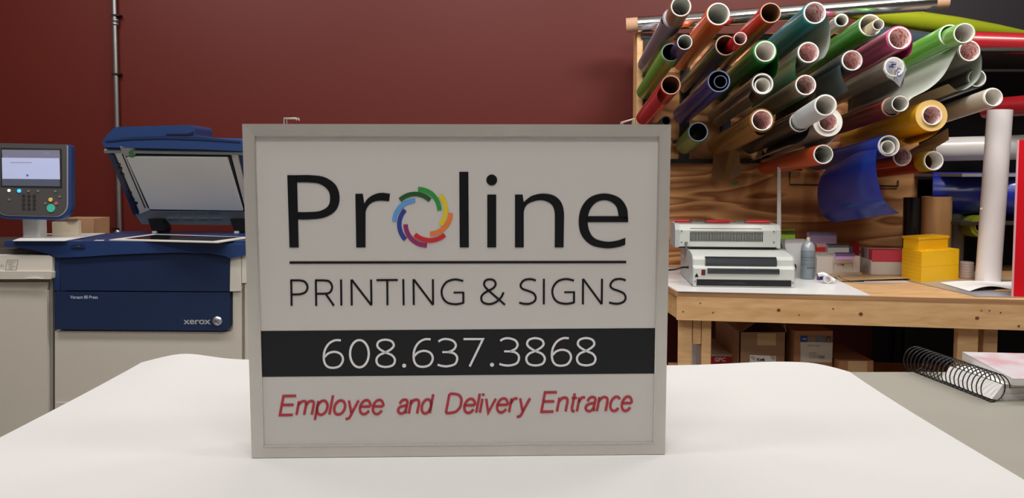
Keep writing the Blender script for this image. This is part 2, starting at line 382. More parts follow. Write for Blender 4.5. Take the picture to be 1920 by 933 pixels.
def arc3(a, b, c, k=14):
    ax, ay = a; bx, by = b; cx, cy = c; d = 2*(ax*(by-cy)+bx*(cy-ay)+cx*(ay-by))
    ux = ((ax*ax+ay*ay)*(by-cy)+(bx*bx+by*by)*(cy-ay)+(cx*cx+cy*cy)*(ay-by))/d
    uy = ((ax*ax+ay*ay)*(cx-bx)+(bx*bx+by*by)*(ax-cx)+(cx*cx+cy*cy)*(bx-ax))/d
    r = math.hypot(ax-ux, ay-uy); t0 = math.atan2(ay-uy, ax-ux); t1 = math.atan2(cy-uy, cx-ux); tm = math.atan2(by-uy, bx-ux)
    if t1 < t0: t1 += 2*math.pi
    if tm < t0: tm += 2*math.pi
    if tm > t1: t1 -= 2*math.pi
    return [(ux+r*math.cos(t0+(t1-t0)*i/k), uy+r*math.sin(t0+(t1-t0)*i/k)) for i in range(k+1)]
for nm, c_, a in (('dark green', (32, 84, 44), ((312, 278), (490, 208), (662, 280))), ('green', (46, 140, 62), ((521, 153), (700, 225), (771, 398))),
                  ('yellow', (215, 190, 45), ((778, 222), (847, 395), (780, 568))), ('orange', (226, 118, 55), ((903, 430), (830, 600), (660, 672))),
                  ('red', (196, 38, 42), ((833, 682), (660, 748), (485, 680))), ('purple', (140, 42, 98), ((627, 805), (450, 735), (377, 562))),
                  ('navy', (48, 62, 140), ((375, 737), (303, 560), (370, 392))), ('light blue', (90, 150, 210), ((245, 527), (318, 355), (490, 285)))):
    m = MB(); stroke(m, f8, arc3(*a), 53); tag(m.build('logo_arc', mat('logo_'+nm.replace(' ', '_'), c_, .35, var=.02), ring), nm+' arc')
m = MB(); A = xf(520, 500, 5.3333); B = xf(860, 500, 5.3333); w_ = 21
def S_(f, pts, cv=False, dx=0, dy=0, w=w_, mb=None, closed=False):
    q = [(x+dx, y+dy) for x, y in pts]; stroke(mb or m, f, catmull(q, 7, closed) if cv else q, w, closed)
for a in ([(144, 388), (140, 127)], [(135, 134), (225, 134)], [(145, 275), (205, 274)], [(390, 388), (386, 127)], [(381, 134), (470, 134)], [(395, 268), (470, 268)], [(484, 268), (567, 387)],
          [(638, 125), (641, 386)], [(745, 385), (742, 125)], [(744, 127), (940, 381)], [(938, 125), (942, 382)], [(992, 132), (1206, 130)], [(1100, 132), (1102, 382)], [(1260, 122), (1264, 382)],
          [(1365, 380), (1362, 122)], [(1364, 124), (1557, 378)], [(1556, 122), (1558, 378)]): S_(A, a)
S_(A, [(225, 134), (275, 148), (303, 198), (285, 248), (240, 270), (205, 274)], True)
S_(A, [(470, 134), (520, 145), (548, 190), (540, 235), (512, 262), (470, 268)], True)
Gc = [(1860, 140), (1780, 125), (1702, 145), (1657, 195), (1643, 250), (1658, 312), (1702, 357), (1775, 372), (1830, 366), (1862, 357)]
for f, dx, dy in ((A, 0, 0), (B, -707, -4)):
    if f is B: m.build('subtitle_word', M_ink, sg); m = MB()
    S_(f, Gc, True, dx, dy); S_(f, [(1860, 364), (1860, 250)], False, dx, dy); S_(f, [(1762, 256), (1870, 256)], False, dx, dy, 18)
m2 = m; m = MB(); S_(B, [(463, 378), (300, 236)]); S_(B, [(302, 238), (262, 195), (255, 160), (275, 132), (312, 124), (350, 133), (370, 165), (355, 203), (310, 232), (265, 255), (233, 285), (226, 320), (245, 355), (300, 371), (355, 360), (400, 330), (430, 295), (449, 253)], True)
Sc = [(772, 135), (720, 122), (660, 130), (624, 165), (622, 200), (650, 224), (700, 241), (750, 265), (770, 303), (758, 342), (710, 367), (655, 368), (605, 357)]
m.build('ampersand', M_ink, sg); m = m2
S_(B, Sc, True); S_(B, Sc, True, 898, -2)
for a in ([(852, 118), (851, 374)], [(1242, 374), (1243, 118)], [(1244, 120), (1429, 371)], [(1433, 118), (1430, 372)]): S_(B, a)
m.build('subtitle_word', M_ink, sg)
m = MB(); spoly(m, lambda x, y: SPX(x, y, .0004), [(481, 620), (1236, 614.5), (1236, 699.5), (481, 706)]); m.build('black_band', mat('black_band_vinyl', (24, 24, 28), .45, var=.03, spec=.25), sg)
m = MB(); A = xf(590, 615, 6.4); B = xf(860, 615, 6.4); w_ = 26
six = [(315, 143), (245, 143), (175, 180), (128, 250), (111, 330), (120, 410), (160, 460), (228, 472), (298, 452), (337, 395), (335, 340), (300, 298), (235, 281), (165, 300), (118, 345)]
eight = [(850, 288), (782, 248), (752, 205), (775, 155), (850, 135), (925, 155), (950, 205), (918, 248), (850, 288), (775, 322), (742, 378), (768, 440), (852, 462), (938, 440), (964, 378), (928, 322)]
three = [(1485, 158), (1530, 133), (1590, 128), (1662, 150), (1694, 200), (1670, 252), (1605, 284)]
threeb = [(1600, 284), (1665, 296), (1706, 335), (1706, 390), (1675, 432), (1600, 453), (1530, 450), (1476, 435)]
for f, dx, dy in ((A, 0, 0), (A, 1077, -12), (B, 1007, -25)): S_(f, six, True, dx, dy, 26)
for f, dx, dy in ((A, 0, 0), (B, 69, -18), (B, 677, -19)): S_(f, eight, True, dx, dy, 26, None, True)
S_(A, [(538+112*math.cos(a)*(1 if 1 else 0), 303+163*math.sin(a)) for a in [i*math.pi/8 for i in range(16)]], True, 0, 0, 27, None, True)
for f, dx, dy in ((A, 0, 0), (B, -987, -9)):
    S_(f, three, True, dx, dy, 26); S_(f, threeb, True, dx, dy, 26); S_(f, [(1532, 284), (1612, 284)], False, dx, dy, 24)
S_(B, [(58, 128), (292, 128), (132, 457)], False, 0, 0, 26)
disc(m, A, 1075, 447, 24); disc(m, B, 400, 436, 24)
m.build('phone_number_lettering', M_white_ink, sg)
m = MB(); bl = lambda x: 777.5-8.5*(x-523)/667
for wd, x0, x1 in (('Employee', 525, 722), ('and', 745, 813), ('Delivery', 836, 995), ('Entrance', 1015, 1187)):
    m = MB(); write(m, spx, wd, x0, x1, bl(x0), bl(x1), 35.5 if x0 < 900 else 36, 4.9, shear=.19)
    m.build('entrance_word', mat('red_lettering', (170, 38, 52), .4, var=.02), sg)

# ------------------------------------------------------------------ the press / copier on the left
YF = 2.95
pr = thing('printing_press', (P(280, 620, YF).x, 3.3, 0), 'big beige and navy blue digital press with its scanner lid open', 'printer')
zt = P(200, 455, YF).z
# lower beige body
bx0, bx1 = P(103, 600, YF).x, P(456, 600, YF).x
m = MB(); m.box(bx0, bx1, YF+.02, 3.70, .08, P(103, 480, YF+.02).z); m.build('body', M_beige, pr, .006)
m = MB(); m.ext([(103, 620), (432, 622), (437, 616), (437, 482), (452, 478), (453, 548), (455, 1000), (103, 1000)], YF, YF+.03); m.build('front_cover', M_beige, pr, .004)
m = MB(); m.ext([(103, 754), (455, 756), (455, 1300), (103, 1290)], YF-.004, YF+.03); m.build('lower_drawer', M_beige, pr, .004)
m = MB(); m.ext([(432, 484), (452, 479), (452, 545), (431, 546)], YF-.008, YF+.02); m.build('corner_cover', M_beige2, pr, .006)
m = MB(); m.ext([(453.5, 478), (462, 476), (462, 530), (453.5, 530)], YF-.006, YF+.06); m.build('side_latch_cover', M_beige2, pr, .004)
m = MB()
for x in (bx0+.06, bx1-.06):
    for y in (YF+.08, 3.6): m.lathe((x, y, 0), [(.02, 0), (.03, .01), (.03, .05), (.015, .085)])
m.build('foot', M_black, pr)
# blue doors
r = [(430-12+12*math.sin(a), 620-12+12*math.cos(a)) for a in [math.pi/2*k/6 for k in range(6, -1, -1)]]
m = MB(); m.ext([(103, 546.5), (430, 548)]+r[0:]+[(103, 617)], YF-.014, YF+.02); dl = m.build('lower_door', M_blue_d, pr, .003)
top_arc = [(113, 484), (160, 482), (220, 478), (280, 475.5), (340, 474.5), (395, 477), (422, 481), (431, 486)]
m = MB(); m.ext(top_arc+[(430, 546), (114, 544)], YF-.012, YF+.02); m.build('upper_door', M_blue_d, pr, .003)
m = MB(); m.ext([(100, 480), (113, 480), (113, 545), (101, 544)], YF-.002, YF+.03); m.build('hinge_recess', M_blue, pr, .003)
# scanner housing fascia, curving into the side shelf
fas = [(104, 456), (118, 452), (200, 452), (300, 452), (400, 455), (461, 458), (461, 478), (438, 483), (431, 485)]+[(x, y-1) for x, y in top_arc[::-1][1:]]+[(100, 481), (97, 470)]
m = MB(); m.ext(fas, YF-.022, YF+.05); m.build('scanner_fascia', M_blue, pr, .006, 3)
zs = P(200, 452, YF-.02).z
sx0, sx1 = P(103, 450, YF).x, P(470, 450, YF).x
m = MB(); m.box(sx0, sx1, YF+.01, 3.47, zs-.10, zs-.002); m.build('scanner_housing', M_blue, pr, .006)
# platen: pale rim and dark glass
g = lambda x, y, z=zs: G(x, y, z)
rim = [g(205, 450.5), g(408, 455.5), g(470, 446), g(288, 440)]
inn = [g(232, 449.3), g(400, 453.6), g(455, 446), g(292, 441.2)]
m = MB(); up = Vector((0, 0, .004))
m.loft([[p+up for p in rim], [p+up for p in inn]], 0, True, False); m.loft([rim, [p+up for p in rim]], 0, True, False)
m.build('platen_rim', M_beige2, pr)
m = MB(); m.hull([p-Vector((0, 0, .002)) for p in inn], [p+Vector((0, 0, .0035)) for p in inn]); m.build('platen_glass', mat('dark_platen_glass', (30, 26, 28), .05, coat=.5), pr)
m = MB(); m.hull([g(176, 451), g(194, 451), g(196, 450), g(180, 450)], [p+Vector((0, 0, .001)) for p in (g(176, 451), g(194, 451), g(196, 450), g(180, 450))]); m.build('start_label', M_whitep, pr)
m = MB(); c = P(147, 461.5, YF-.024); m.hull([P(133, 459, YF-.026), P(158, 457, YF-.026), P(158, 465, YF-.026), P(133, 465, YF-.026)], [P(133, 459, YF-.02), P(158, 457, YF-.02), P(158, 465, YF-.02), P(133, 465, YF-.02)])
m.build('port_recess', M_blue_d, pr); m = MB(); m.hull([P(145, 460.5, YF-.028), P(149.5, 460.5, YF-.028), P(149.5, 463, YF-.028), P(145, 463, YF-.028)], [P(145, 460.5, YF-.02), P(149.5, 460.5, YF-.02), P(149.5, 463, YF-.02), P(145, 463, YF-.02)]); m.build('usb_socket', M_steel, pr)
# side shelf with white work surface
m = MB(); m.ext([(8, 452), (24, 451.5), (120, 452), (130, 470), (97, 478), (60, 468), (8, 461)], YF-.02, 3.32); m.build('side_shelf', M_blue, pr, .006)
zsh = P(60, 451, YF-.02).z
sp_ = [G(24, 452, zsh), G(122, 452, zsh), G(197, 438, zsh), G(60, 439, zsh)]
m = MB(); m.hull([p+Vector((0, 0, .0005)) for p in sp_], [p+Vector((0, 0, .003)) for p in sp_]); m.build('shelf_top', M_whitep, pr)
# badge lettering
text('press_name_lettering', 'Versant 80 Press', mat('pale_print', (190, 196, 210), .5), pr, P(132, 559.5, YF-.014), (1, 0, 0), (0, 0, 1), .0175, offset=.0002, xs=.88)
text('maker_lettering', 'xerox', mat('silver_print', (190, 192, 196), .35, metal=.3), pr, P(345, 607, YF-.014), (1, 0, 0), (0, 0, 1), .0345, offset=.0007, xs=1.20)
sb = MB(); cc = P(407.5, 601.5, YF-.014); sb.lathe(cc, [(.0185, 0), (.017, .004), (.012, .007), (.003, .009)], 24, 0, (0, -1, 0)); sph = sb.build('badge_ball', mat('silver_badge', (205, 207, 212), .25, metal=.7), pr)
m = MB(); fb = lambda x, y: cc+Vector((x, -.0095, y)); stroke(m, fb, [(-.011, .008), (.011, -.008)], .0022); stroke(m, fb, [(-.011, -.006), (.010, .009)], .0022); m.build('badge_stripe', M_greyp, sph)
# control panel on its pillar
YP = 3.0
m = MB(); m.box(P(52, 420, YP+.1).x, P(84, 420, YP+.1).x, YP+.06, YP+.12, zsh, P(60, 400, YP).z); m.build('panel_pillar', M_whitep, pr, .01, 3)
def rrect(x0, y0, x1, y1, rt, rb, k=6):
    p = []
    for (cx, cy, a0, r) in ((x1-rt, y0+rt, -90, rt), (x1-rb, y1-rb, 0, rb), (x0+rb, y1-rb, 90, rb), (x0+rt, y0+rt, 180, rt)):
        p += [(cx+r*math.cos(math.radians(a0+90*i/k)), cy+r*math.sin(math.radians(a0+90*i/k))) for i in range(k+1)]
    return p
pn = Vector((.05, -1, .10)).normalized(); po = P(60, 340, YP)
def tilt(poly): return [(x, y+(x-60)*.02) for x, y in poly]
m = MB(); m.on(tilt(rrect(-14, 269, 133, 411, 6, 28)), po, pn, -.03, -.004); cp = m.build('control_panel', M_blue, pr, .004, 3)
m = MB(); m.on(tilt(rrect(-10, 270, 127, 405.5, 4, 24)), po, pn, -.008, -.001); m.build('silver_trim', mat('silver_trim', (190, 190, 196), .35, metal=.5), cp)
M_panel = mat('charcoal_panel', (74, 71, 70), .5, var=.03)
m = MB(); m.on(tilt(rrect(-8, 269.5, 125, 403.5, 3, 23)), po, pn, -.004, .001); m.build('panel_face', M_panel, cp)
m = MB(); m.on(tilt([(2, 278), (116, 278), (117, 352), (2, 352)]), po, pn, 0, .0015); m.build('screen_bezel', mat('screen_bezel', (40, 39, 40), .4), cp)
for (n_, c_, y0, y1) in (('screen_header', (96, 96, 112), 280.5, 295.5), ('screen_page', (146, 152, 180), 295.5, 335), ('screen_footer', (66, 68, 80), 335, 348)):
    m = MB(); m.on([(4, y0), (112, y0+1), (113, y1+1), (5, y1)], po, pn, 0, .0022); m.build(n_, mat(n_, c_, .3, emit=.75, var=.02), cp)
m = MB()
for x0, x1, y in ((7, 16, 292.5), (84, 94, 286.5), (20, 60, 304)): m.on([(x0, y), (x1, y+.2), (x1, y+1.4), (x0, y+1.2)], po, pn, 0, .0026)
m.build('screen_print', mat('screen_text', (150, 150, 165), .4), cp)
m = MB(); m.on([(50, 327), (54, 327), (54, 330.5), (50, 330.5)], po, pn, 0, .0026); m.build('screen_icon', mat('screen_icon_blue', (60, 120, 160), .4), cp)
def pdisc(n_, px, py, r, c_, emit=0, rough=.4, w=.004):
    m = MB(); pts = [(px+r*math.cos(a*math.pi/10), py+r*math.sin(a*math.pi/10)) for a in range(20)]; m.on(pts, po, pn, 0, w); return m.build(n_, mat(n_+'_%d%d%d' % c_, c_, rough, emit=emit), cp)
tag(pdisc('button', 17.5, 357, 2.6, (225, 225, 225), 1.2), 'lit white button'); tag(pdisc('button', 36.5, 357.5, 3.4, (40, 140, 255), 2.5), 'lit blue button')
for x, y in ((54, 358), (72, 358), (104.5, 358.5), (112.5, 368.5), (18, 374), (85.5, 381)): pdisc('button', x, y, 2.1, (120, 120, 120))
tag(pdisc('button', 95.5, 374, 3.8, (230, 200, 110)), 'yellow button'); tag(pdisc('button', 106, 381, 3.1, (190, 90, 110)), 'pink button'); tag(pdisc('button', 96.2, 390, 7.6, (70, 190, 165)), 'green start button')
for j in range(4):
    for i in range(3): pdisc('key', 45+10*i, 366+8*j+.3*i, 2.7, (52, 50, 50))
# scanner lid, opened on hinges at the back
LO = Vector((0, 3.42, 1.112)); LN = Vector((0, -.32, -.28)).normalized()
lid = bpy.data.objects.new('scanner_lid', None); link_at(lid, P(350, 425, 3.42), pr)
m = MB(); m.on([(192, 270), (470, 276), (486, 424), (266, 421), (250, 404)], LO, LN, -.055, -.006); m.build('lid_shell', M_blue, lid, .008, 3)
M_lidgrey = mat('lid_grey_plastic', (158, 166, 172), .5)
m = MB(); m.on([(245, 391), (470, 394), (476, 423), (266, 421)], LO, LN, -.008, -.002); m.build('hinge_plate', M_lidgrey, lid, .002)
m = MB()
for r_ in range(2):
    for q in range(4):
        x0 = 309+27*q+r_*5; y0 = 399+r_*9; m.on([(x0, y0), (x0+22, y0), (x0+23, y0+2.2), (x0+1, y0+2.2)], LO, LN, -.003, .002)
m.build('vent_ribs', mat('vent_rib_grey', (140, 150, 156), .5), lid)
m = MB(); m.on([(196, 280), (470, 284), (470, 289), (196, 285)], LO, LN, -.006, .006); m.build('edge_rail', M_lidgrey, lid, .001)
m = MB(); m.on([(212, 284), (234, 284), (281, 392), (262, 400)], LO, LN, -.006, .004); m.build('feeder_rail', mat('pale_rail', (226, 222, 214), .5), lid, .001)
m = MB()
for a0, a1 in ((229, 272), (234.5, 278)): m.on([(a0, 287), (a0+1.8, 287), (a1+1.8, 388), (a1, 388)], LO, LN, .003, .006)
m.on([(213, 286), (216, 286), (262, 396), (258, 396)], LO, LN, .001, .006)
for x, y in ((222, 305), (225, 312), (229, 324), (243, 358), (248, 370), (254, 377)): m.on([(x-3, y-2), (x+5, y), (x+5, y+3.5), (x-1, y+3)], LO, LN, .003, .009)
m.build('rail_groove', M_black, lid)
m = MB(); m.on([(205, 285), (213, 290), (262, 400), (250, 400)], LO, LN, -.007, .0035); m.build('side_edge', M_blue_d, lid, .001)
m = MB(); m.on([(226, 272), (251, 274), (255, 288), (234, 290)], LO, LN, -.01, .010); m.build('latch_bracket', mat('pale_bracket', (180, 180, 172), .5), lid, .002)
m = MB(); m.on([(243, 282), (251, 276), (253, 289), (247, 290)], LO, LN, .009, .014); tag(m.build('latch_tab', mat('green_tab', (70, 150, 80), .5), lid), 'green latch tab')
m = MB(); m.on([(250, 289), (440, 291), (438, 294), (248, 293)], LO, LN, -.004, .004); m.on([(281, 389), (460, 391), (460, 395), (283, 393)], LO, LN, -.004, .004); m.on([(428, 292), (433, 292), (459, 390), (457, 394)], LO, LN, -.004, .006); m.build('cushion_gap', M_black, lid)
m = MB(); m.on([(434, 289), (446, 289), (464, 372), (459, 385)], LO, LN, -.005, .004); m.build('feeder_strip', mat('pale_rail', (190, 186, 178)), lid)
m = MB(); m.on([(239, 291.5), (428, 292.5), (457, 391), (283, 388.5)], LO, LN, -.003, .012); m.build('platen_cushion', mat('platen_cushion', (246, 245, 240), .7, var=.015), lid, .003)
# document feeder humps above the front edge of the lid
m = MB(); m.ext([(191, 268), (200, 252), (216, 238), (300, 235.5), (360, 234), (365, 240), (365, 254), (400, 259), (461, 264), (470, 284), (380, 280), (196, 276)], 3.115, 3.30); m.build('document_feeder', M_blue, lid, .006, 3)
m = MB(); m.ext([(197, 263), (245, 257), (310, 254.5), (380, 257), (450, 264.5), (450, 267), (380, 262.5), (310, 260), (245, 261.5), (200, 266)], 3.112, 3.13); m.build('feeder_seam', M_blue_d, lid)
m = MB(); m.ext([(311, 251), (352, 250), (362, 246), (362, 252), (352, 253), (311, 253)], 3.112, 3.13); m.build('feeder_handle_slot', mat('slot_navy', (12, 18, 40), .5), lid)
for x0 in (283, 437):
    m = MB(); m.ext([(x0-6, 410), (x0+20, 410), (x0+27, 428), (x0+26, 433), (x0+2, 434), (x0-1, 424)], 3.36, 3.42); hg = m.build('hinge', M_black, pr, .003)
    m = MB(); m.ext([(x0+2, 433), (x0+10, 433), (x0+10, 439), (x0+2, 439)], 3.355, 3.41); m.build('hinge_pad', M_whitep, hg)
    m = MB(); m.ext([(x0+3, 431), (x0+25, 431), (x0+25, 441), (x0+3, 441)], 3.38, 3.44); m.build('hinge_post', M_greyp, hg)

# feeder cabinet to the left
ca = thing('feeder_cabinet', (P(-60, 600, YF).x, 3.3, 0), 'beige paper feeder cabinet at the far left, beside the blue press', 'cabinet')
cx0 = P(-240, 600, YF).x; cx1 = P(98, 600, YF).x
m = MB(); m.box(cx0, cx1, YF+.035, 3.68, .06, P(50, 482, YF).z); m.build('body', M_beige, ca, .004)
m = MB(); m.ext([(-240, 478), (92, 478.5), (98, 482), (97, 523), (-240, 523)], YF-.02, YF+.05); m.build('top_cover', M_beige2, ca, .006, 3)
m = MB(); m.ext([(-240, 508), (97, 508.5), (96, 523), (-240, 523)], YF-.028, YF); m.build('handle_lip', M_beige, ca, .005, 3)
m = MB(); m.on([(48+17*math.cos(a)*1.0, 522+4*math.sin(a)) for a in [math.pi+math.pi*i/10+.0 for i in range(11)]] if False else [(46, 522), (52, 519.5), (62, 518.6), (72, 519.5), (82, 522)], P(60, 520, YF-.03), Vector((0, -1, 0)), 0, .003); m.build('finger_grip', M_whitep, ca)
m = MB(); m.ext([(-240, 545), (88, 545), (93, 1300), (-240, 1300)], YF-.006, YF+.04); m.build('front_door', M_beige, ca, .005, 3)
m = MB(); m.ext([(-240, 529), (91, 529), (88, 545), (-240, 545)], YF+.008, YF+.04); m.build('recessed_grip', M_beige2, ca)
m = MB(); m.ext([(93.5, 525), (99, 525), (100.5, 1290), (95, 1290)], YF+.01, YF+.06); m.build('side_strip', mat('grey_beige_strip', (150, 145, 138), .5), ca, .003)
m = MB(); m.ext([(-240, 467), (90, 467), (98, 478), (-240, 478)], YF+.02, 3.55); m.build('top_panel', mat('charcoal_panel', (74, 71, 70)), ca, .003)
m = MB(); o_, n_ = P(20, 497, YF-.0205), Vector((0, -1, 0))
for a, b in (((14, 487), (34, 487)), ((34, 487), (30.5, 506)), ((30.5, 506), (10, 506)), ((10, 506), (14, 487))): stroke(m, lambda x, y: PH(x, y, o_, n_)+n_*.001, [a, b], .7)
for k in range(4): stroke(m, lambda x, y: PH(x, y, o_, n_)+n_*.001, [(15+k*.5, 491+4*k), (29-(k % 2)*5, 491+4*k)], .8)
m.build('diagram_print', mat('grey_print', (120, 116, 112), .6), ca)
text('tray_lettering', 'A1', mat('grey_print', (120, 116, 112)), ca, P(1, 499.5, YF-.0205), (1, 0, 0), (0, 0, 1), .012)
# small things on the side shelf and behind it
c0 = P(97, 439, 3.2)
def upbox(name, label, cat, mats, z, pl, pr_, depth, height, group=None, mi_top=0, parent=None, bevel=.001):
    A_, B_ = G(pl[0], pl[1], z), G(pr_[0], pr_[1], z); d = (B_-A_); nb = Vector((-d.y, d.x, 0)).normalized()*depth
    h = Vector((0, 0, height)); m = MB(); q = [A_, B_, B_+nb, A_+nb]; m.hull(q, [p+h for p in q])
    o = m.build(name, mats, parent, bevel)
    if label: tag(o, label, cat, group)
    return o, q, h
M_cream = mat('cream_card', (222, 205, 176), .7)
zq = zsh+.0035
bxo, q, h = upbox('small_cream_box', 'small cream carton with scraps on top, on the shelf beside the control panel', 'box', M_cream, zq, (98, 442), (147, 441), .05, .057)
m = MB()
for k in range(5):
    a = q[0]+h+Vector((.01+.016*k, .012+.004*(k % 3), .001)); m.hull([a, a+Vector((.02, .0, .0)), a+Vector((.018, .01, .006)), a+Vector((-.002, .008, .006))], [p+Vector((0, 0, .005)) for p in (a, a+Vector((.02, .0, .0)), a+Vector((.018, .01, .006)), a+Vector((-.002, .008, .006)))])
tag(m.build('paper_scraps', mat('grey_scraps', (120, 108, 98), .7)), 'crumpled grey scraps lying on the small cream carton', 'scraps', kind='stuff')
t = thing('cardboard_box', P(150, 440, 3.62), 'plain brown cardboard box standing behind the small cream carton', 'box')
m = MB(); m.ext([(112, 409), (176, 409.5), (176, 470), (112, 470)], 3.58, 3.72); m.build('carton', M_card, t, .001)
m = MB(); m.ext([(142, 409.1), (145, 409.1), (145, 440), (142, 440)], 3.5785, 3.581); m.build('tape_strip', M_kraft, t)
t = thing('rear_stand', (P(60, 480, 3.63).x, 3.63, 0), 'dark low stand against the red wall behind the blue press', 'stand')
m = MB(); m.box(P(-60, 480, 3.75).x, P(186, 470, 3.75).x, 3.74, 3.94, 0, P(60, 470, 3.66).z-.001); m.build('cabinet_body', mat('dark_stand', (40, 38, 38), .6), t)
m = MB(); m.box(P(-60, 480, 3.75).x, P(186, 470, 3.75).x, 3.705, 3.74, P(60, 470, 3.66).z-.05, P(60, 470, 3.66).z-.001); m.build('front_rail', M_black, t)
# finisher seen as a strip beside the sign
fi = thing('finisher_cabinet', (P(540, 600, YF).x, 3.3, 0), 'beige finisher cabinet mostly hidden behind the large white sign', 'cabinet')
m = MB(); m.box(P(457, 600, YF).x, P(700, 600, YF).x, YF+.03, 3.6, .05, P(500, 535, YF).z); m.build('body', M_beige, fi, .004)
m = MB(); m.ext([(459, 532), (700, 532), (700, 1290), (462, 1290)], YF, YF+.03); m.build('door', M_beige, fi, .005)

# ------------------------------------------------------------------ the plywood roll rack
YR = 3.76
rk = thing('roll_rack', (P(1450, 400, YR).x, YR, 0), 'tall plywood wall rack with black bars carrying the vinyl rolls', 'rack')
rx0, rx1 = P(1203, 300, YR).x, P(1722, 300, YR).x; rz1 = P(1300, 62, YR).z
m = MB(); m.box(rx0, rx1, YR, YR+.018, .80, rz1); m.build('plywood_panel', M_ply, rk)
m = MB(); m.box(rx0-.030, rx0, YR-.02, YR+.09, 0, rz1); m.build('side_stud', M_pine, rk, .002)
for px in (1213, 1283, 1360, 1440, 1520, 1600):
    x = P(px, 200, YR-.01).x; z0 = P(px, 303, YR).z
    m = MB(); m.box(x-.022, x+.022, YR-.03, YR-.0005, z0, rz1-.01); m.build('upright_channel', M_blacksteel, rk, .002)
m = MB(); m.box(P(1258, 302, YR).x-.05, P(1432, 302, YR).x, YR-.034, YR-.0005, P(1300, 306.5, YR).z, P(1300, 298, YR).z); m.build('cross_bar', M_blacksteel, rk, .002)
m = MB(); m.box(P(1200, 110, YR).x, rx1-.02, YR-.034, YR-.0005, P(1300, 74, YR).z, P(1300, 66, YR).z); m.build('cross_bar', M_blacksteel, rk, .002)
# thin wire bracket below
m = MB(); w0 = [(1481, 322), (1481, 346), (1684, 349), (1684, 338)]; m.sweep([P(x, y, YR-.01) for x, y in w0], .0035, 8); m.build('wire_bracket', M_blacksteel, rk)
m = MB(); m.tube(P(1484, 328, YR-.002), P(1484, 328, YR-.012), .006); m.build('screw', M_steel, rk)
m = MB(); cc = P(1377, 343, YR-.0007); spoly(m, lambda x, y: cc+Vector((x, 0, y)), [(.02*math.cos(a)*(1+.3*math.sin(3*a)), .011*math.sin(a)) for a in [i*math.pi/8 for i in range(16)]]); tag(m.build('paint_smudge', mat('green_smudge', (100, 140, 60), .7), rk), 'green paint smudge')

M_corein = mat('cardboard_core', (150, 110, 82), .8)
def core_mat():
    """pink print on white inside a roll core"""
    m_ = bpy.data.materials.new('printed_core'); m_.use_nodes = True; nt = m_.node_tree; b = nt.nodes['Principled BSDF']; b.inputs['Roughness'].default_value = .7
    tc = nt.nodes.new('ShaderNodeTexCoord'); nz = nt.nodes.new('ShaderNodeTexNoise'); nz.inputs['Scale'].default_value = 38; nz.inputs['Distortion'].default_value = 2.2; nz.inputs['Detail'].default_value = 1
    nt.links.new(tc.outputs['Object'], nz.inputs['Vector']); rp = nt.nodes.new('ShaderNodeValToRGB'); e = rp.color_ramp.elements
    e[0].position = .50; e[0].color = col((250, 234, 228)); e[1].position = .60; e[1].color = col((214, 130, 134)); nt.links.new(nz.outputs['Fac'], rp.inputs[0]); nt.links.new(rp.outputs[0], b.inputs['Base Color']); return m_
M_core = core_mat()
M_coreW = mat('white_core', (238, 233, 225), .7); M_coreB = mat('brown_core', (128, 92, 66), .8); M_coreD = mat('dark_core', (40, 42, 60), .5)
CORES = {'pink': (M_core, M_coreW), 'white': (M_coreW, M_coreW), 'brown': (M_coreB, mat('tan_rim', (190, 150, 120), .7)), 'dark': (M_coreD, mat('grey_rim', (120, 130, 150), .5)), 'grey': (mat('grey_core', (206, 206, 198), .6), M_coreW)}
AX = ray(1015, 460)
def axis(vp=(1015, 460)): d = ray(*vp); return d/d.y
def vinyl(name_, rgb, rough=.28): return mat('vinyl_'+name_, rgb, rough, var=.05, scale=5, coat=.2)
GRP = None
def roll(label, F, rpx, rgb, mname, core='pink', Yf=2.95, Yb=3.70, wall=.14, vp=(1015, 460), prot=.006, peg=True, flap=None, rim=None, name='vinyl_roll', cat='roll'):
    """hollow roll whose axis leans back to the rack; flap = (list of px points, length, colour facing)"""
    A_ = P(F[0], F[1], Yf); d = axis(vp); B_ = A_+d*(Yb-Yf); R = rpx*1.05*Yf/F_PX; d_ = d.normalized()
    Rc = R*(1-wall); Ri = Rc*.90
    t = thing(name, B_, label, cat)
    mv = vinyl(mname, rgb); ci, cr = CORES[core]
    m = MB(); m.pipe(A_+d_*prot, B_, R, Rc, 36, 0, 0, 1 if rim else 0); m.build('vinyl_wrap', [mv, mat('rim_%d%d%d' % rim, rim, .6)] if rim else mv, t)
    m = MB(); m.pipe(A_, B_+d_*.001, Rc*.999, Ri, 36, 0, 1, 0); m.build('core', [cr, ci], t)
    m = MB(); m.add(m.circ(B_-d_*.02, d_, Ri, 24), [tuple(range(24))]); 
    if peg:
        off = Vector((0, 0, Ri-.010)); m = MB(); m.tube(B_+off-d_*.0, Vector((B_.x, YR-.02, B_.z))+off, .009); m.tube(A_+off+d_*(.35*(B_-A_).length), B_+off, .009)
        m.build('peg', M_blacksteel, rk)
    if flap:
        for pts, L_, c_out, c_in in flap:
            q = catmull([P(x, y, Yf+.01) for x, y in pts], 6)
            b = catmull([P(x, y, L_[1]) for x, y in L_[0]], 6) if isinstance(L_, tuple) else [p+d_*L_ for p in q]
            tck = Vector((.0006, -.0004, 0)); m = MB()
            m.loft([q, b], 0, False, True); m.loft([[p+tck for p in b], [p+tck for p in q]], 1, False, True)
            m.build('loose_sheet', [vinyl(*c_out) if isinstance(c_out, tuple) else c_out, vinyl(*c_in) if isinstance(c_in, tuple) else c_in], t)
    return t
def insert(label, F, rpx, rgb, mname, core='white', Yf=2.86, Yb=3.3, wall=.06, vp=(1015, 460)):
    return roll(label, F, rpx, rgb, mname, core, Yf, Yb, wall, vp, prot=.001, peg=False)
back_w = ('paper_back', (232, 234, 226), .6); back_g = ('grey_back', (188, 196, 186), .5)
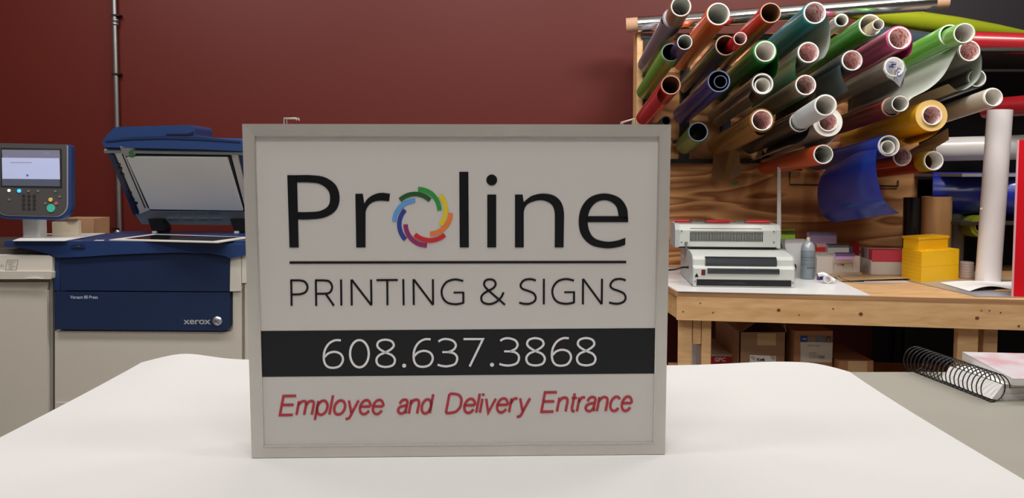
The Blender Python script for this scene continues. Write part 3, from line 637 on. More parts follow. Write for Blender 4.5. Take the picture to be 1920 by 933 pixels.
# --- top row
roll('pale lavender roll at the top left corner of the plywood rack', (1262, 33), 18, (150, 142, 156), 'lavender', 'grey',
     flap=[([(1247, 22), (1240, 40), (1255, 52), (1277, 50), (1281, 38)], .62, ('lavender', (150, 142, 156)), ('lavender', (150, 142, 156))), ([(1279, 42), (1268, 62), (1240, 80)], .60, ('olive_grey', (96, 100, 84)), ('olive_grey', (96, 100, 84)))])
insert('brown cardboard core sticking out of the pale lavender roll', (1277, 12), 18.5, (150, 112, 86), 'kraft', 'grey', Yf=2.80, Yb=3.05, vp=(1060, 420))
roll('orange roll in the top row between the lavender and the red roll', (1347, 26), 21, (226, 96, 34), 'orange', 'grey', wall=.05)
roll('red glossy roll in the top row with a brown hollow core', (1445, 24), 19, (178, 42, 34), 'red', 'brown', wall=.05)
roll('teal roll in the top row with a wide loose sheet hanging on its right', (1528, 24), 21, (20, 128, 134), 'teal', 'pink', wall=.08,
     flap=[([(1546, 14), (1555, 45), (1556, 80), (1546, 106), (1530, 114)], .70, back_g, back_g), ([(1510, 34), (1530, 46), (1549, 30)], .70, ('teal', (16, 110, 116)), ('teal', (16, 110, 116)))])
roll('silver white roll mostly hidden behind the green roll holding a cream tube', (1578, 38), 12, (190, 190, 192), 'silver_white', 'white', Yf=3.1, vp=(1300, 250), Yb=3.6)
roll('green roll in the top row with a cream tube pushed into its core', (1632, 47), 20.5, (60, 140, 34), 'leaf_green', 'white', wall=.05)
insert('narrow cream paper tube inside the core of the leaf green roll', (1647, 46), 10, (226, 214, 178), 'cream', 'white', Yf=2.87, Yb=3.1, vp=(1200, 300))
roll('pink roll in the upper right of the rack with a printed white core', (1687, 71), 22.5, (204, 88, 128), 'pink', 'pink', wall=.12, flap=[([(1708, 62), (1711, 85), (1707, 102), (1697, 108)], .6, ('pink', (204, 88, 128)), back_w)])
# --- second row
roll('bright green roll on the left edge holding a dark purple tube', (1258, 98), 17, (96, 176, 62), 'light_green', 'dark', wall=.05)
insert('dark purple tube with a pale lining inside the bright green roll', (1284, 79), 14, (66, 52, 84), 'plum', 'grey', Yf=2.78, Yb=3.2, vp=(1080, 350))
roll('dark green roll in the second row holding a small red tube', (1361, 85), 19, (24, 62, 44), 'bottle_green', 'brown', wall=.05)
insert('small bright red tube sticking out of the dark green roll', (1388, 72), 12, (214, 40, 44), 'bright_red', 'pink', Yf=2.84, Yb=3.1, vp=(1120, 330))
roll('vivid green roll in the second row with a pale core and a short flap', (1435, 96), 21, (30, 128, 44), 'green', 'white', wall=.12, flap=[([(1455, 90), (1459, 115), (1457, 138), (1450, 146)], .55, ('green', (30, 128, 44)), back_g)])
roll('smoky clear roll beneath the teal roll with a dark green sheet hanging', (1516, 98), 20, (96, 104, 88), 'smoke', 'pink', wall=.08,
     flap=[([(1498, 86), (1492, 115), (1492, 140), (1498, 165), (1506, 184)], .62, ('forest', (52, 104, 66)), ('forest', (52, 104, 66)))])
roll('bright lime green roll with a plain white end at the upper right', (1782, 66), 20, (92, 170, 52), 'lime', 'white', wall=.04,
     flap=[([(1800, 82), (1787, 108), (1768, 142), (1742, 166), (1712, 182), (1703, 190)], .50, back_w, back_w)])
insert('white inner tube projecting from the bright lime green roll', (1808, 62), 18.5, (112, 176, 74), 'lime_inner', 'white', Yf=2.84, Yb=3.05, vp=(1200, 270))
roll('grey green roll with a curled pale sheet below the lime green roll', (1818, 95), 20, (140, 140, 130), 'stone', 'pink', wall=.08, Yf=2.99,
     flap=[([(1836, 88), (1841, 115), (1836, 145), (1815, 165), (1795, 169), (1778, 157)], .55, back_g, ('sage', (108, 118, 98)))])
roll('dark grey roll at the right end behind the grey green roll', (1832, 146), 18, (84, 86, 84), 'dark_grey', 'grey', Yf=3.06)
# --- third row
roll('red roll at the lower left of the rack with a dark brown core', (1258, 159), 18, (188, 40, 50), 'cherry', 'brown', wall=.05,
     flap=[([(1240, 160), (1232, 178), (1240, 194), (1252, 196)], .55, ('cherry', (188, 40, 50)), ('cherry', (188, 40, 50)))])
roll('dark blue roll in the third row with a second blue tube inside', (1348, 152), 21, (34, 46, 120), 'royal_blue', 'dark', wall=.07)
insert('thin navy tube nested inside the dark blue roll', (1351, 153), 12, (30, 38, 84), 'navy', 'dark', Yf=2.945, Yb=3.2)
roll('dark brown clear roll in the third row with a white inner tube', (1430, 157), 20.5, (84, 74, 62), 'umber', 'white', wall=.10,
     flap=[([(1412, 165), (1404, 182), (1412, 196)], .6, ('umber', (84, 74, 62)), ('umber', (84, 74, 62)))])
insert('white paper tube set back inside the dark brown roll', (1430, 160), 14, (214, 214, 218), 'white_paper', 'white', Yf=2.96, Yb=3.2)
roll('taupe roll directly beneath the smoky clear roll', (1511, 159), 19, (120, 108, 88), 'taupe', 'pink', wall=.06, flap=[([(1529, 160), (1529, 176), (1526, 190)], .5, ('taupe', (120, 108, 88)), ('taupe', (120, 108, 88)))])
roll('dark slate roll with a pink printed core and a grey hanging sheet', (1598, 113), 19.5, (58, 68, 70), 'slate', 'pink', wall=.08,
     flap=[([(1580, 105), (1576, 125), (1580, 148), (1591, 170)], .6, ('slate_sheet', (84, 96, 96)), ('slate_sheet', (84, 96, 96)))])
cb = roll('clear bagged roll below the pink roll with blue print on its bag', (1677, 125), 18.5, (128, 118, 106), 'clear_brown', 'white', wall=.08,
     flap=[([(1694, 136), (1693, 158), (1680, 176), (1664, 184)], .5, ('film_grey', (150, 144, 134)), ('film_grey', (150, 144, 134)))])
# --- lower rows
roll('maroon roll in the lower middle with a grey tube in it', (1672, 200), 18, (96, 28, 34), 'maroon', 'brown', wall=.05, vp=(1015, 430))
insert('grey tube with a white end inside the maroon roll', (1688, 194), 15, (120, 118, 108), 'grey_tube', 'white', Yf=2.85, Yb=3.1, vp=(1200, 330))
roll('thick yellow roll with a wide tan rim and a dark core', (1748, 216), 28, (226, 168, 20), 'yellow', 'pink', wall=.38, rim=(226, 184, 110), vp=(1015, 440),
     flap=[([(1774, 224), (1762, 244), (1738, 260), (1708, 270), (1690, 264), (1677, 255)], .3, ('yellow', (226, 168, 20)), ('cream_back', (206, 186, 140)))])
roll('white paper roll sticking out at the right end below the dark grey roll', (1863, 182), 17.5, (196, 186, 172), 'off_white', 'white', wall=.08, vp=(1015, 470), Yf=2.9)
roll('amber brown roll with a thick white rim and a brown sheet hanging down', (1429, 225), 21.5, (128, 88, 40), 'amber', 'pink', wall=.14,
     flap=[([(1408, 230), (1420, 252), (1440, 250), (1450, 235)], .5, ('amber', (128, 88, 40)), ('amber', (128, 88, 40)))])
roll('charcoal roll in the lower middle holding a long white tube', (1500, 228), 19, (62, 56, 54), 'charcoal', 'white', wall=.05, Yf=3.0,
     flap=[([(1518, 238), (1512, 256), (1496, 268), (1478, 272)], .55, ('charcoal', (62, 56, 54)), ('ash', (120, 116, 108)))])
insert('long white tube sticking out of the charcoal roll', (1548, 197), 19.5, (222, 228, 230), 'clean_white', 'white', Yf=2.70, Yb=3.03, vp=(1110, 455))
roll('thick pale grey roll below the long white tube', (1553, 228), 26, (186, 182, 170), 'pale_grey', 'pink', wall=.34, rim=(222, 220, 210), Yf=3.0,
     flap=[([(1578, 236), (1562, 262), (1545, 276), (1530, 288)], .35, back_w, back_g)])
roll('small orange red roll below the thick pale grey roll', (1544, 289), 18, (190, 70, 34), 'burnt_orange', 'grey', wall=.05, vp=(1015, 400))
roll('blue roll with a very large blue sheet hanging from it', (1667, 273), 20, (26, 56, 150), 'blue', 'white', wall=.07, vp=(1015, 420),
     flap=[([(1649, 262), (1643, 290), (1643, 320), (1649, 350), (1660, 378), (1686, 400)], ([(1548, 318), (1538, 334), (1533, 355), (1534, 380), (1541, 402), (1562, 417)], 3.45), ('blue_sheet', (24, 58, 160), .16), ('blue_sheet', (24, 58, 160), .16))])
insert('white inner tube inside the core of the blue roll', (1665, 276), 12.5, (222, 222, 216), 'tube_white', 'white', Yf=2.945, Yb=3.1)
roll('red orange roll just right of the blue roll', (1692, 294), 17, (196, 54, 38), 'vermilion', 'pink', wall=.06, Yf=3.02, vp=(1015, 400))
roll('red roll with a yellow wrap near its end at the lower right', (1751, 301), 18, (186, 150, 30), 'mustard', 'white', wall=.06, Yf=3.0, Yb=3.08, vp=(1015, 400), peg=False)
roll('dark red roll lying behind the yellow wrapped tube', (1736, 305), 17, (150, 34, 30), 'brick_red', 'brown', wall=.06, Yf=3.09, vp=(1015, 400))
roll('small green tube with a white rim on the lower left of the rack', (1309, 247), 18, (36, 112, 48), 'grass', 'dark', wall=.05, Yf=3.05, Yb=3.5, vp=(1120, 440))
roll('dark green roll end just peeking over the white sign', (1249, 226), 9, (20, 74, 38), 'deep_green', 'dark', Yf=3.3, Yb=3.6, peg=True)
# hanging amber sheet and tape-like pieces
m = MB(); q = [P(1338, 285, 3.66), P(1385, 283, 3.6), P(1391, 326, 3.6), P(1366, 339, 3.63), P(1334, 337, 3.68)]; m.hull(q, [p+Vector((0, .0012, 0)) for p in q])
tag(m.build('brown_film_sheet', vinyl('amber_sheet', (120, 82, 42))), 'brown film sheet hanging down in front of the lower black bar', 'sheet')
m = MB(); q = [P(1700, 285, 3.3), P(1778, 240, 3.08), P(1779, 262, 3.08), P(1715, 300, 3.32)]; m.hull(q, [p+Vector((0, .0012, 0)) for p in q])
tag(m.build('tan_paper_sheet', mat('tan_paper', (150, 124, 90), .7)), 'tan paper sheet hanging just below the thick yellow roll', 'sheet')
# plastic bag with print over the bagged roll's end
m = MB(); a = [P(1655, 130, 2.93), P(1664, 112, 2.925), P(1680, 107, 2.92), P(1695, 114, 2.925), P(1700, 130, 2.93), P(1693, 148, 2.925), P(1687, 163, 2.92), P(1676, 152, 2.922), P(1664, 145, 2.925)]
ctr = P(1680, 130, 2.915)
for k in range(len(a)): m.add([a[k], a[(k+1) % len(a)], ctr+Vector((.004*math.cos(k*2.2), .006*math.sin(k*3.1), .004*math.sin(k*1.7)))], [(0, 1, 2)])
bag = m.build('plastic_bag', mat('clear_bag', (220, 222, 228), .18, alpha=.38, coat=.6), cb)
m = MB(); fbg = lambda x, y: P(x, y, 2.911)
for k in range(7):
    a0 = 200+k*50; stroke(m, fbg, arc(1670+3.5*(k % 3), 119+4*(k//3), 3, 3, a0, a0+230, 8), 1.4)
stroke(m, fbg, arc(1686, 139, 3.5, 4, 0, 300, 10), 1.6); stroke(m, fbg, [(1680, 134), (1684, 128), (1690, 130)], 1.6); m.build('bag_print', mat('violet_print', (48, 44, 120), .5), cb)

# --- long rolls lying on top and at the far right
def longroll(label, A_, B_, r0, rgb, mname, r1=None, material=None, core=None, ext=.0, inner=.8):
    A_, B_ = Vector(A_), Vector(B_); d = (B_-A_).normalized(); t = thing('vinyl_roll', A_, label, 'roll'); r1 = r1 or r0
    m = MB(); m.loft([m.circ(A_, d, r0, 36), m.circ(B_, d, r1, 36)], 0, True, True, (False, False))
    m.loft([m.circ(A_, d, r0*inner, 36), m.circ(A_, d, r0, 36)], 0, True, False); m.loft([m.circ(B_, d, r1, 36), m.circ(B_, d, r1*inner, 36)], 0, True, False)
    m.build('vinyl_wrap', material or vinyl(mname, rgb), t)
    ci, cr = CORES[core or 'brown']; m = MB()
    if r1 == r0: m.pipe(A_-d*ext, B_+d*ext, r0*inner, r0*inner*.86, 32, 0, 1, 0); m.build('core', [cr if core != 'kraft' else M_card, ci], t)
    return t
A_ = P(1196, 46, 3.72); B_ = P(1752, 4, 3.52)
longroll('long mirror silver roll lying across the top of the rack', A_, B_, .037, None, '', material=M_chrome, ext=.055, inner=.92)
t = thing('vinyl_film', P(1600, 26, 3.5), 'yellow green loosely rolled film tapering away to the upper right', 'film')
fa, fb2 = P(1560, 22, 3.68), P(1940, 66, 3.88); fd2 = (fb2-fa); m = MB()
m.loft([m.circ(fa+fd2*u, fd2, r_, 32) for u, r_ in ((0, .016), (.12, .024), (.28, .040), (.42, .049), (.60, .045), (.8, .032), (1, .012))], 0, True, True, (True, True)); m.build('rolled_film', vinyl('chartreuse', (150, 158, 30)), t)
m = MB(); m.loft([m.circ(fa+fd2*u, fd2, r_, 32) for u, r_ in ((.40, .0495), (.41, .0505), (.42, .0495))], 0, True, True); m.build('film_crease', vinyl('chartreuse', (150, 158, 30)), t)
longroll('dark slate long roll lying below the yellow green film', P(1600, 64, 3.52), P(1806, 90, 3.60), .050, (58, 66, 76), 'slate_blue')
longroll('red long roll running off the upper right edge of the photo', P(1800, 78, 3.5), P(2080, 88, 3.3), .046, (158, 22, 32), 'scarlet')
longroll('darker red long roll behind the top of the tall white roll', P(1846, 204, 3.55), P(2040, 188, 3.2), .045, (140, 22, 28), 'crimson')
longroll('long white roll lying sideways behind the tall white roll', P(1752, 280, 3.66), P(2060, 272, 3.42), .056, (206, 200, 194), 'soft_white', core='white')
longroll('big dark blue roll lying on its side at the lower right', P(1748, 362, 3.60), P(1912, 364, 3.44), .098, (28, 44, 150), 'cobalt', core='dark', inner=.55)
# yellow-green ring roll facing the camera
roll('yellow green roll end showing between the gold and the tall white roll', (1843, 424), 20, (150, 160, 34), 'yellow_green', 'brown', Yf=3.36, Yb=3.70, wall=.34, vp=(1300, 400), peg=False)
# storage shelf carrying those rolls
sf = thing('storage_shelf', (P(1850, 500, 3.7).x, 3.7, 0), 'dark storage shelving behind the right end of the bench', 'shelf')
sx0, sx1 = P(1727, 300, 3.7).x, 3.1
for py, yb, ny in ((98.5, 3.95, 'a'), (325, 3.95, 'b'), (412, 3.95, 'c')):
    z = P(1800, py, 3.5).z
    m = MB(); m.box(sx0, sx1, 3.36, 3.95, z-.014, z); m.build('shelf_board', mat('dark_board', (58, 52, 50), .6) if ny != 'b' else mat('pale_board', (150, 142, 136), .6), sf, .002)
for x in (sx0+.01, sx1-.03):
    for y in (3.80, 3.9): m = MB(); m.box(x-.012, x+.028, y, y+.04, 0, P(1800, -20, 3.5).z); m.build('shelf_post', M_blacksteel, sf, .002)
# red gloss rod on the wall beneath
m = MB(); m.tube(P(1466, 315, YR-.03), P(1504, 318, YR-.03), .0065, .005, 14); m.tube(P(1500, 317.7, YR-.03), P(1500, 317.7, YR), .003)
tag(m.build('red_rod', mat('red_gloss_plastic', (150, 40, 40), .2)), 'short glossy red rod fixed to the plywood above the white post', 'rod')

# ------------------------------------------------------------------ the workbench
BZ = .90
FL = G(1267, 546, BZ); FR_ = G(1920, 562, BZ); fd = (FR_-FL).normalized(); nbk = Vector((-fd.y, fd.x, 0))
FE = FL+fd*2.1; BKL = G(1252, 537, BZ); ld_ = (BKL-FL).normalized()
LB = FL+ld_*((3.72-FL.y)/ld_.y); RB = Vector((FE.x, 3.72, BZ))
wb = thing('workbench', (1.5, 3.2, 0), 'long pine workbench against the plywood rack, tools and boxes on it', 'workbench')
q = [FL, FE, RB, LB]; dz = lambda z: Vector((0, 0, z))
m = MB(); m.hull([p-dz(.018) for p in q], [p for p in q]); m.f, m.m, m.sm = m.f, [1]*len(m.m), m.sm; m.m[-1] = 0; m.build('bench_top', [M_plytop, M_plyedge], wb)
m = MB(); q2 = [FL+fd*.004, FE, FE+nbk*.038, FL+fd*.004+nbk*.038]; m.hull([p-dz(.107) for p in q2], [p-dz(.0185) for p in q2]); fr = m.build('front_board', M_pine, wb, .002)
m = MB(); q2 = [FL+nbk*.039+fd*.004, FL+nbk*.039+fd*.042, LB+Vector((.042, -.02, 0)), LB+Vector((.004, -.02, 0))]; m.hull([p-dz(.107) for p in q2], [p-dz(.0185) for p in q2]); m.build('end_board', M_pine, wb, .002)
M_knot = mat('knot_brown', (110, 66, 36), .7)
m = MB()
for px, py, r in ((1313, 568, .0028), (1281, 584, .0028), (1337, 585.5, .0028), (1460, 581, .006), (1562, 578.5, .0028), (1614, 588.5, .0065), (1832, 596, .006), (1840, 582, .0026), (1855, 582, .0026), (1876, 585.5, .0026), (1498, 590, .0026), (1910, 611, .004)):
    o_ = FL; n_ = -nbk; c = PH(px, py, o_, n_)+n_*.0006
    m.add([c+fd*(r*1.15*math.cos(a))+dz(r*math.sin(a)) for a in [i*math.pi/7 for i in range(14)]], [tuple(range(14))])
m.build('knots', M_knot, wb)
def leg(px0, px1, back, zt_, z0=0, mt=M_pine, depth=.038):
    a = PH(px0, 600, FL+nbk*back, -nbk); b = PH(px1, 600, FL+nbk*back, -nbk); a.z = b.z = 0
    m = MB(); q = [a, b, b+nbk*depth, a+nbk*depth]; m.hull([p+dz(z0) for p in q], [p+dz(zt_) for p in q]); return m.build('leg', mt, wb, .002)
leg(1272, 1298, .040, BZ-.02); leg(1299, 1315, .045, BZ-.02, PH(1305, 644, FL+nbk*.045, -nbk).z); leg(1316, 1334, .040, BZ-.02)
leg(1797, 1836, .040, BZ-.02); leg(1845, 1872, .075, BZ-.02)
leg(1276, 1334, .78, BZ-.02); leg(1797, 1840, .78, BZ-.02)
# white laminate sheet under the binding machines
zl = BZ+.0005
q = [G(1254, 537.6, zl), G(1270, 546.3, zl), G(1632, 554.6, zl), G(1575, 528, zl), G(1545, 512, zl), LB+Vector((.03, -.12, .0005))]
m = MB(); m.hull(q, [p+dz(.003) for p in q]); tag(m.build('laminate_sheet', mat('glossy_white_laminate', (236, 234, 232), .22, var=.02, spec=.3)), 'glossy white laminate sheet lying under the binding machine on the bench', 'sheet')
ZB = BZ+.004
# --- binding machine (lower motorised punch + upper comb opener)
mo = G(1300, 537, ZB); mr = G(1488, 539.5, ZB); mx_ = (mr-mo).normalized(); my_ = Vector((-mx_.y, mx_.x, 0)); MWd = (mr-mo).length
def ML(u, v, w): return mo+mx_*u+my_*v+dz(w)        # u along the front, v to the back, w up
def mprism(prof, u0, u1, mb=None, mi=0):            # prof = (v, w)
    mb = mb or MB(); mb.hull([ML(u0, v, w) for v, w in prof], [ML(u1, v, w) for v, w in prof], mi); return mb
bm = thing('punch_machine', mo, 'grey white electric punch machine with black front bars on the bench', 'punch machine')
M_mach = mat('light_grey_machine', (200, 202, 196), .35, var=.02); M_mach2 = mat('machine_side_grey', (176, 180, 180), .4, var=.03)
prof = [(0, .0), (-.002, .072), (.010, .080), (.014, .104), (.028, .116), (.06, .122), (.10, .127), (.38, .132), (.38, .006), (.04, .004)]
mprism(prof, 0, MWd).build('housing', M_mach, bm, .003)
mprism([(.0, .010), (-.003, .074), (.008, .082), (.012, .106), (.026, .118), (.06, .126), (.1, .130), (.38, .134), (.38, .004), (.05, .003)], -.003, .0).build('side_panel', M_mach2, bm, .001)
mprism([(.0, .010), (-.003, .074), (.008, .082), (.012, .106), (.026, .118), (.06, .126), (.1, .130), (.38, .134), (.38, .004), (.05, .003)], MWd, MWd+.004).build('side_panel', M_mach2, bm, .001)
M_gbar = mat('dark_grey_bar', (40, 44, 48), .25)
mprism([(-.003, .005), (-.003, .029), (.01, .030), (.01, .005)], .012, MWd-.010).build('front_slot', M_black, bm, .001)
m = MB(); m.hull([ML(.075+.0, -.004, .0125), ML(MWd-.17, -.004, .0125), ML(MWd-.19, -.004, .021), ML(.20, -.004, .0235), ML(.11, -.004, .019)], [ML(.075+.0, .0, .0125), ML(MWd-.17, .0, .0125), ML(MWd-.19, .0, .021), ML(.20, .0, .0235), ML(.11, .0, .019)]); m.build('waste_tray_grip', M_gbar, bm)
mprism([(-.006, .052), (-.008, .060), (-.004, .072), (.004, .0735), (.008, .050)], .052, MWd-.055).build('punch_bar', M_gbar, bm, .002)
mprism([(.008, .080), (.004, .092), (.010, .108), (.022, .116), (.03, .112), (.03, .078)], .046, MWd-.062).build('punch_bar', M_gbar, bm, .002)
m = MB(); m.hull([ML(.030, -.004, .046), ML(.044, -.004, .046), ML(.044, -.004, .066), ML(.030, -.004, .066)], [ML(.030, .002, .046), ML(.044, .002, .046), ML(.044, .002, .066), ML(.030, .002, .066)]); sw = m.build('power_switch', M_black, bm)
m = MB(); m.hull([ML(.033, -.006, .049), ML(.041, -.006, .049), ML(.041, -.0055, .063), ML(.033, -.0055, .063)], [ML(.033, -.003, .049), ML(.041, -.003, .049), ML(.041, -.003, .063), ML(.033, -.003, .063)]); tag(m.build('rocker', mat('red_rocker', (150, 24, 30), .3), sw), 'red rocker')
m = MB(); m.add([ML(.004, -.0035, .038), ML(.019, -.0035, .038), ML(.0115, -.0035, .053)], [(0, 1, 2)]); m.build('warning_triangle', M_ink, bm)
m = MB()
for u, w in ((.006, .021), (MWd-.005, .021)): m = MB(); m.tube(ML(u, -.004, w), ML(u, .004, w), .003, n=10); m.build('screw', M_steel, bm)
m = MB(); m.sweep(catmull([ML(-.004, .12, .06), ML(-.03, .10, .062), ML(-.06, .09, .055), ML(-.10, .12, .045), ML(-.14, .2, .01)], 6), .004, 8); m.build('power_cord', M_black, bm)
m = MB(); m.lathe(ML(-.002, .13, .06), [(.006, 0), (.006, .004)], 12, 0, -mx_); m.build('cord_bushing', M_black, bm)
m = MB(); m.sweep(catmull([ML(MWd+.004, .10, .075), ML(MWd+.018, .09, .085), ML(MWd+.022, .06, .075), ML(MWd+.012, .04, .055), ML(MWd+.006, .03, .03)], 6), .0035, 8); m.lathe(ML(MWd+.002, .09, .078), [(.01, 0), (.012, .006), (.012, .014), (.006, .016)], 14, 0, mx_); m.build('side_cable', M_black, bm)
m = MB()
for k in range(4):
    for j in range(2): m.hull([ML(-.0035, .28+.018*k, .08+.02*j), ML(-.0035, .284+.018*k, .08+.02*j), ML(-.0035, .284+.018*k, .096+.02*j), ML(-.0035, .28+.018*k, .096+.02*j)], [ML(-.002, .28+.018*k, .08+.02*j), ML(-.002, .284+.018*k, .08+.02*j), ML(-.002, .284+.018*k, .096+.02*j), ML(-.002, .28+.018*k, .096+.02*j)])
m.build('side_vents', mat('vent_pale', (225, 226, 224), .5), bm)
# upper comb machine standing on the rear of the punch
up_ = thing('comb_binding_machine', ML(.1, .25, .13), 'light grey comb opener with a row of slots, standing behind the punch machine', 'binding machine')
uo = PH(1272, 471.5, ML(0, .17, 0), -my_); ur = PH(1457, 475.5, ML(0, .17, 0), -my_)
ub = ML(0, .17, .1355); U0 = (uo-ub).dot(mx_); U1 = (ur-ub).dot(mx_); UH = (PH(1300, 419, ML(0, .22, 0), -my_)-ub).z
def UL(u, v, w): return ub+mx_*(U0+u)+my_*v+dz(w)
UW = U1-U0
def uprism(prof, u0, u1): m = MB(); m.hull([UL(u0, v, w) for v, w in prof], [UL(u1, v, w) for v, w in prof]); return m
fz = UH*.74
uprism([(0, .002), (.004, fz), (.022, UH-.002), (.035, UH), (.15, UH), (.18, .0)], .0, UW).build('housing', M_mach, up_, .002)
uprism([(-.002, -.001), (.002, fz+.002), (.020, UH+.001), (.035, UH+.003), (.16, UH+.002), (.19, .0)], -.014, .003).build('side_panel', M_mach2, up_, .003)
uprism([(-.002, -.001), (.002, fz+.002), (.020, UH-.001), (.035, UH+.001), (.16, UH+.0), (.19, .0)], UW-.004, UW+.012).build('side_panel', M_mach, up_, .003)
s0, s1 = UW*.118, UW*.845
m = MB()
NS = 46
for k in range(NS):
    u = s0+(s1-s0)*k/(NS-1); m.hull([UL(u, -.0005, fz*.38), UL(u+.0036, -.0005, fz*.38), UL(u+.0036, .003, fz*.86), UL(u, .003, fz*.86)], [UL(u, .006, fz*.38), UL(u+.0036, .006, fz*.38), UL(u+.0036, .009, fz*.86), UL(u, .009, fz*.86)])
m.build('punch_slots', M_black, up_)
m = MB(); m.hull([UL(s0, .0015, fz*.86), UL(s1+.006, .0015, fz*.86), UL(s1+.006, .003, fz*.93), UL(s0, .003, fz*.93)], [UL(s0, .006, fz*.86), UL(s1+.006, .006, fz*.86), UL(s1+.006, .008, fz*.93), UL(s0, .008, fz*.93)]); m.build('slot_top_bar', mat('steel_dark', (96, 92, 86), .4, metal=.5), up_)  # dark steel strip along the top of the slots
m = MB()
for k in range(NS):
    u = s0+(s1-s0)*k/(NS-1); m.sweep([UL(u, .004, fz*.97), UL(u+.001, -.003, fz*1.02), UL(u+.001, -.004, fz*.93), UL(u+.002, -.001, fz*.86)], .0007, 4)
m.build('comb_hooks', mat('hook_steel', (200, 196, 186), .3, metal=.6), up_)
m = MB(); m.hull([UL(s0, .0075, fz*1.06), UL(s1, .0075, fz*1.06), UL(s1, .0105, fz*1.13), UL(s0, .0105, fz*1.13)], [UL(s0, .012, fz*1.06), UL(s1, .012, fz*1.06), UL(s1, .016, fz*1.13), UL(s0, .016, fz*1.13)]); m.build('hook_slot', mat('steel_dark', (96, 92, 86)), up_)
m = MB()
for u, w in ((.012, fz*.98), (.012, fz*.32), (UW-.014, fz*.98), (UW-.014, fz*.35), (.042, fz*.05), (.028, fz*.18)): m = MB(); m.tube(UL(u, -.002, w), UL(u, .012, w), .0026, n=10); m.build('screw', M_steel, up_)
m = MB(); m.lathe(UL(.030, -.006, -.004), [(.004, 0), (.004, .02), (.006, .022), (.006, .028), (.003, .03)], 12); m.build('depth_knob', M_steel, up_)
m = MB(); m.hull([UL(0, .003, -.0015), UL(UW, .003, -.0015), UL(UW, .003, .0035), UL(0, .003, .0035)], [UL(0, -.0015, -.0015), UL(UW, -.0015, -.0015), UL(UW, -.0015, .0035), UL(0, -.0015, .0035)]); m.build('paper_slot', M_black, up_)
# pliers lying on top of the comb machine
M_redgrip = mat('red_rubber_grip', (190, 28, 34), .35)
def pliers(label, u, v, ang, s=1.0, open_=.32):
    o_ = UL(u, v, UH+.0095); t = thing('pliers', o_, label, 'pliers', None); a = mx_*math.cos(ang)+my_*math.sin(ang); b = -mx_*math.sin(ang)+my_*math.cos(ang)
    for sg_ in (-1, 1):
        pts = catmull([o_, o_+a*.03*s+b*sg_*.010*s, o_+a*.06*s+b*sg_*.018*s, o_+a*.10*s+b*sg_*.014*s], 5); m = MB(); m.sweep(pts, .0058, 10); m.build('handle', M_redgrip, t)
        m = MB(); m.hull([o_-b*sg_*.001-dz(.003), o_+b*sg_*.008-dz(.003), o_-a*.04*s+b*sg_*.003-dz(.003), o_-a*.042*s-dz(.003)], [o_-b*sg_*.001+dz(.003), o_+b*sg_*.008+dz(.003), o_-a*.04*s+b*sg_*.003+dz(.003), o_-a*.042*s+dz(.003)]); m.build('jaw', M_steel, t)
    m = MB(); m.tube(o_-dz(.0055), o_+dz(.0055), .006, n=14); m.build('pivot', M_blacksteel, t); return t
pliers('red handled pliers, leftmost of the three on the comb opener', .055, .06, 2.9, .62)
pliers('red handled pliers, middle of the three on the comb opener', .115, .05, .12, .95)
pliers('red handled pliers with a pale jaw, rightmost on the comb opener', .275, .05, -.03, .95)
# white post / strip behind the machine
q0 = P(1458, 314, 3.42); q1 = P(1464, 424, 3.42); tb = P(1473, 500, 3.40); dd = (q0-P(1476, 478, 3.42)); 
m = MB(); A_ = P(1461, 313, 3.40); B_ = P(1461.5, 485, 3.40); B_.z = BZ+.004; m.hull([B_+Vector((-.010, 0, 0)), B_+Vector((.010, 0, 0)), B_+Vector((.010, .006, 0)), B_+Vector((-.010, .006, 0))], [A_+Vector((-.007, 0, 0)), A_+Vector((.007, 0, 0)), A_+Vector((.007, .006, 0)), A_+Vector((-.007, .006, 0))])
tag(m.build('white_post', mat('bright_white_plastic', (250, 250, 248), .4), None, .001), 'tall thin white post standing behind the comb opener', 'post')
m = MB(); q = [(1462, 448), (1468, 448), (1478, 482), (1474, 482)]; m.ext(q, 3.22, 3.25); tt = MB()
b_ = P(1476, 482, 3.22); m.box(b_.x-.006, b_.x+.004, 3.22, 3.25, BZ+.003, b_.z+.004); tag(m.build('grey_bracket', mat('bracket_grey', (140, 142, 142), .4, metal=.3)), 'slanted grey metal bracket at the right end of the comb opener', 'bracket')
# comb-bound pads
def pad(name, label, px, py, Y, rgb, mname, combc=None, thick=.012, cat='notepad', lean=.0, zb=None, nt_=16, group=None):
    (x0, x1), (y0, y1) = px, py; A_, B_ = P(x0, y0, Y), P(x1, y0, Y); z1 = A_.z; z0 = P(x0, y1, Y).z if zb is None else zb
    t = thing(name, Vector(((A_.x+B_.x)/2, Y, z0)), label, cat, group)
    m = MB(); m.box(A_.x, B_.x, Y, Y+thick, z0, z1); m.build('pages', mat('pad_'+mname, rgb, .55), t)
    if combc:
        m = MB(); n = nt_
        for k in range(n):
            x = A_.x+(B_.x-A_.x)*(k+.5)/n; w = (B_.x-A_.x)/n*.28
            m.hull([(x-w, Y-.001, z1-.012), (x+w, Y-.001, z1-.012), (x+w, Y-.004, z1+.003), (x-w, Y-.004, z1+.003)], [(x-w, Y+thick+.001, z1-.012), (x+w, Y+thick+.001, z1-.012), (x+w, Y+thick+.004, z1+.004), (x-w, Y+thick+.004, z1+.004)])
        m.build('comb_binding', mat('comb_%d%d%d' % combc, combc, .4), t)
    return t
pad('comb_bound_pad', 'green comb bound pad standing right of the white post', (1463, 1491), (434.5, 447), 3.47, (170, 220, 60), 'lime', (56, 60, 50), zb=BZ+.001)
pad('comb_bound_pad', 'yellow comb bound pad behind the green one', (1463, 1490), (427, 440), 3.505, (240, 210, 60), 'yellow', (150, 126, 40), zb=BZ+.001)
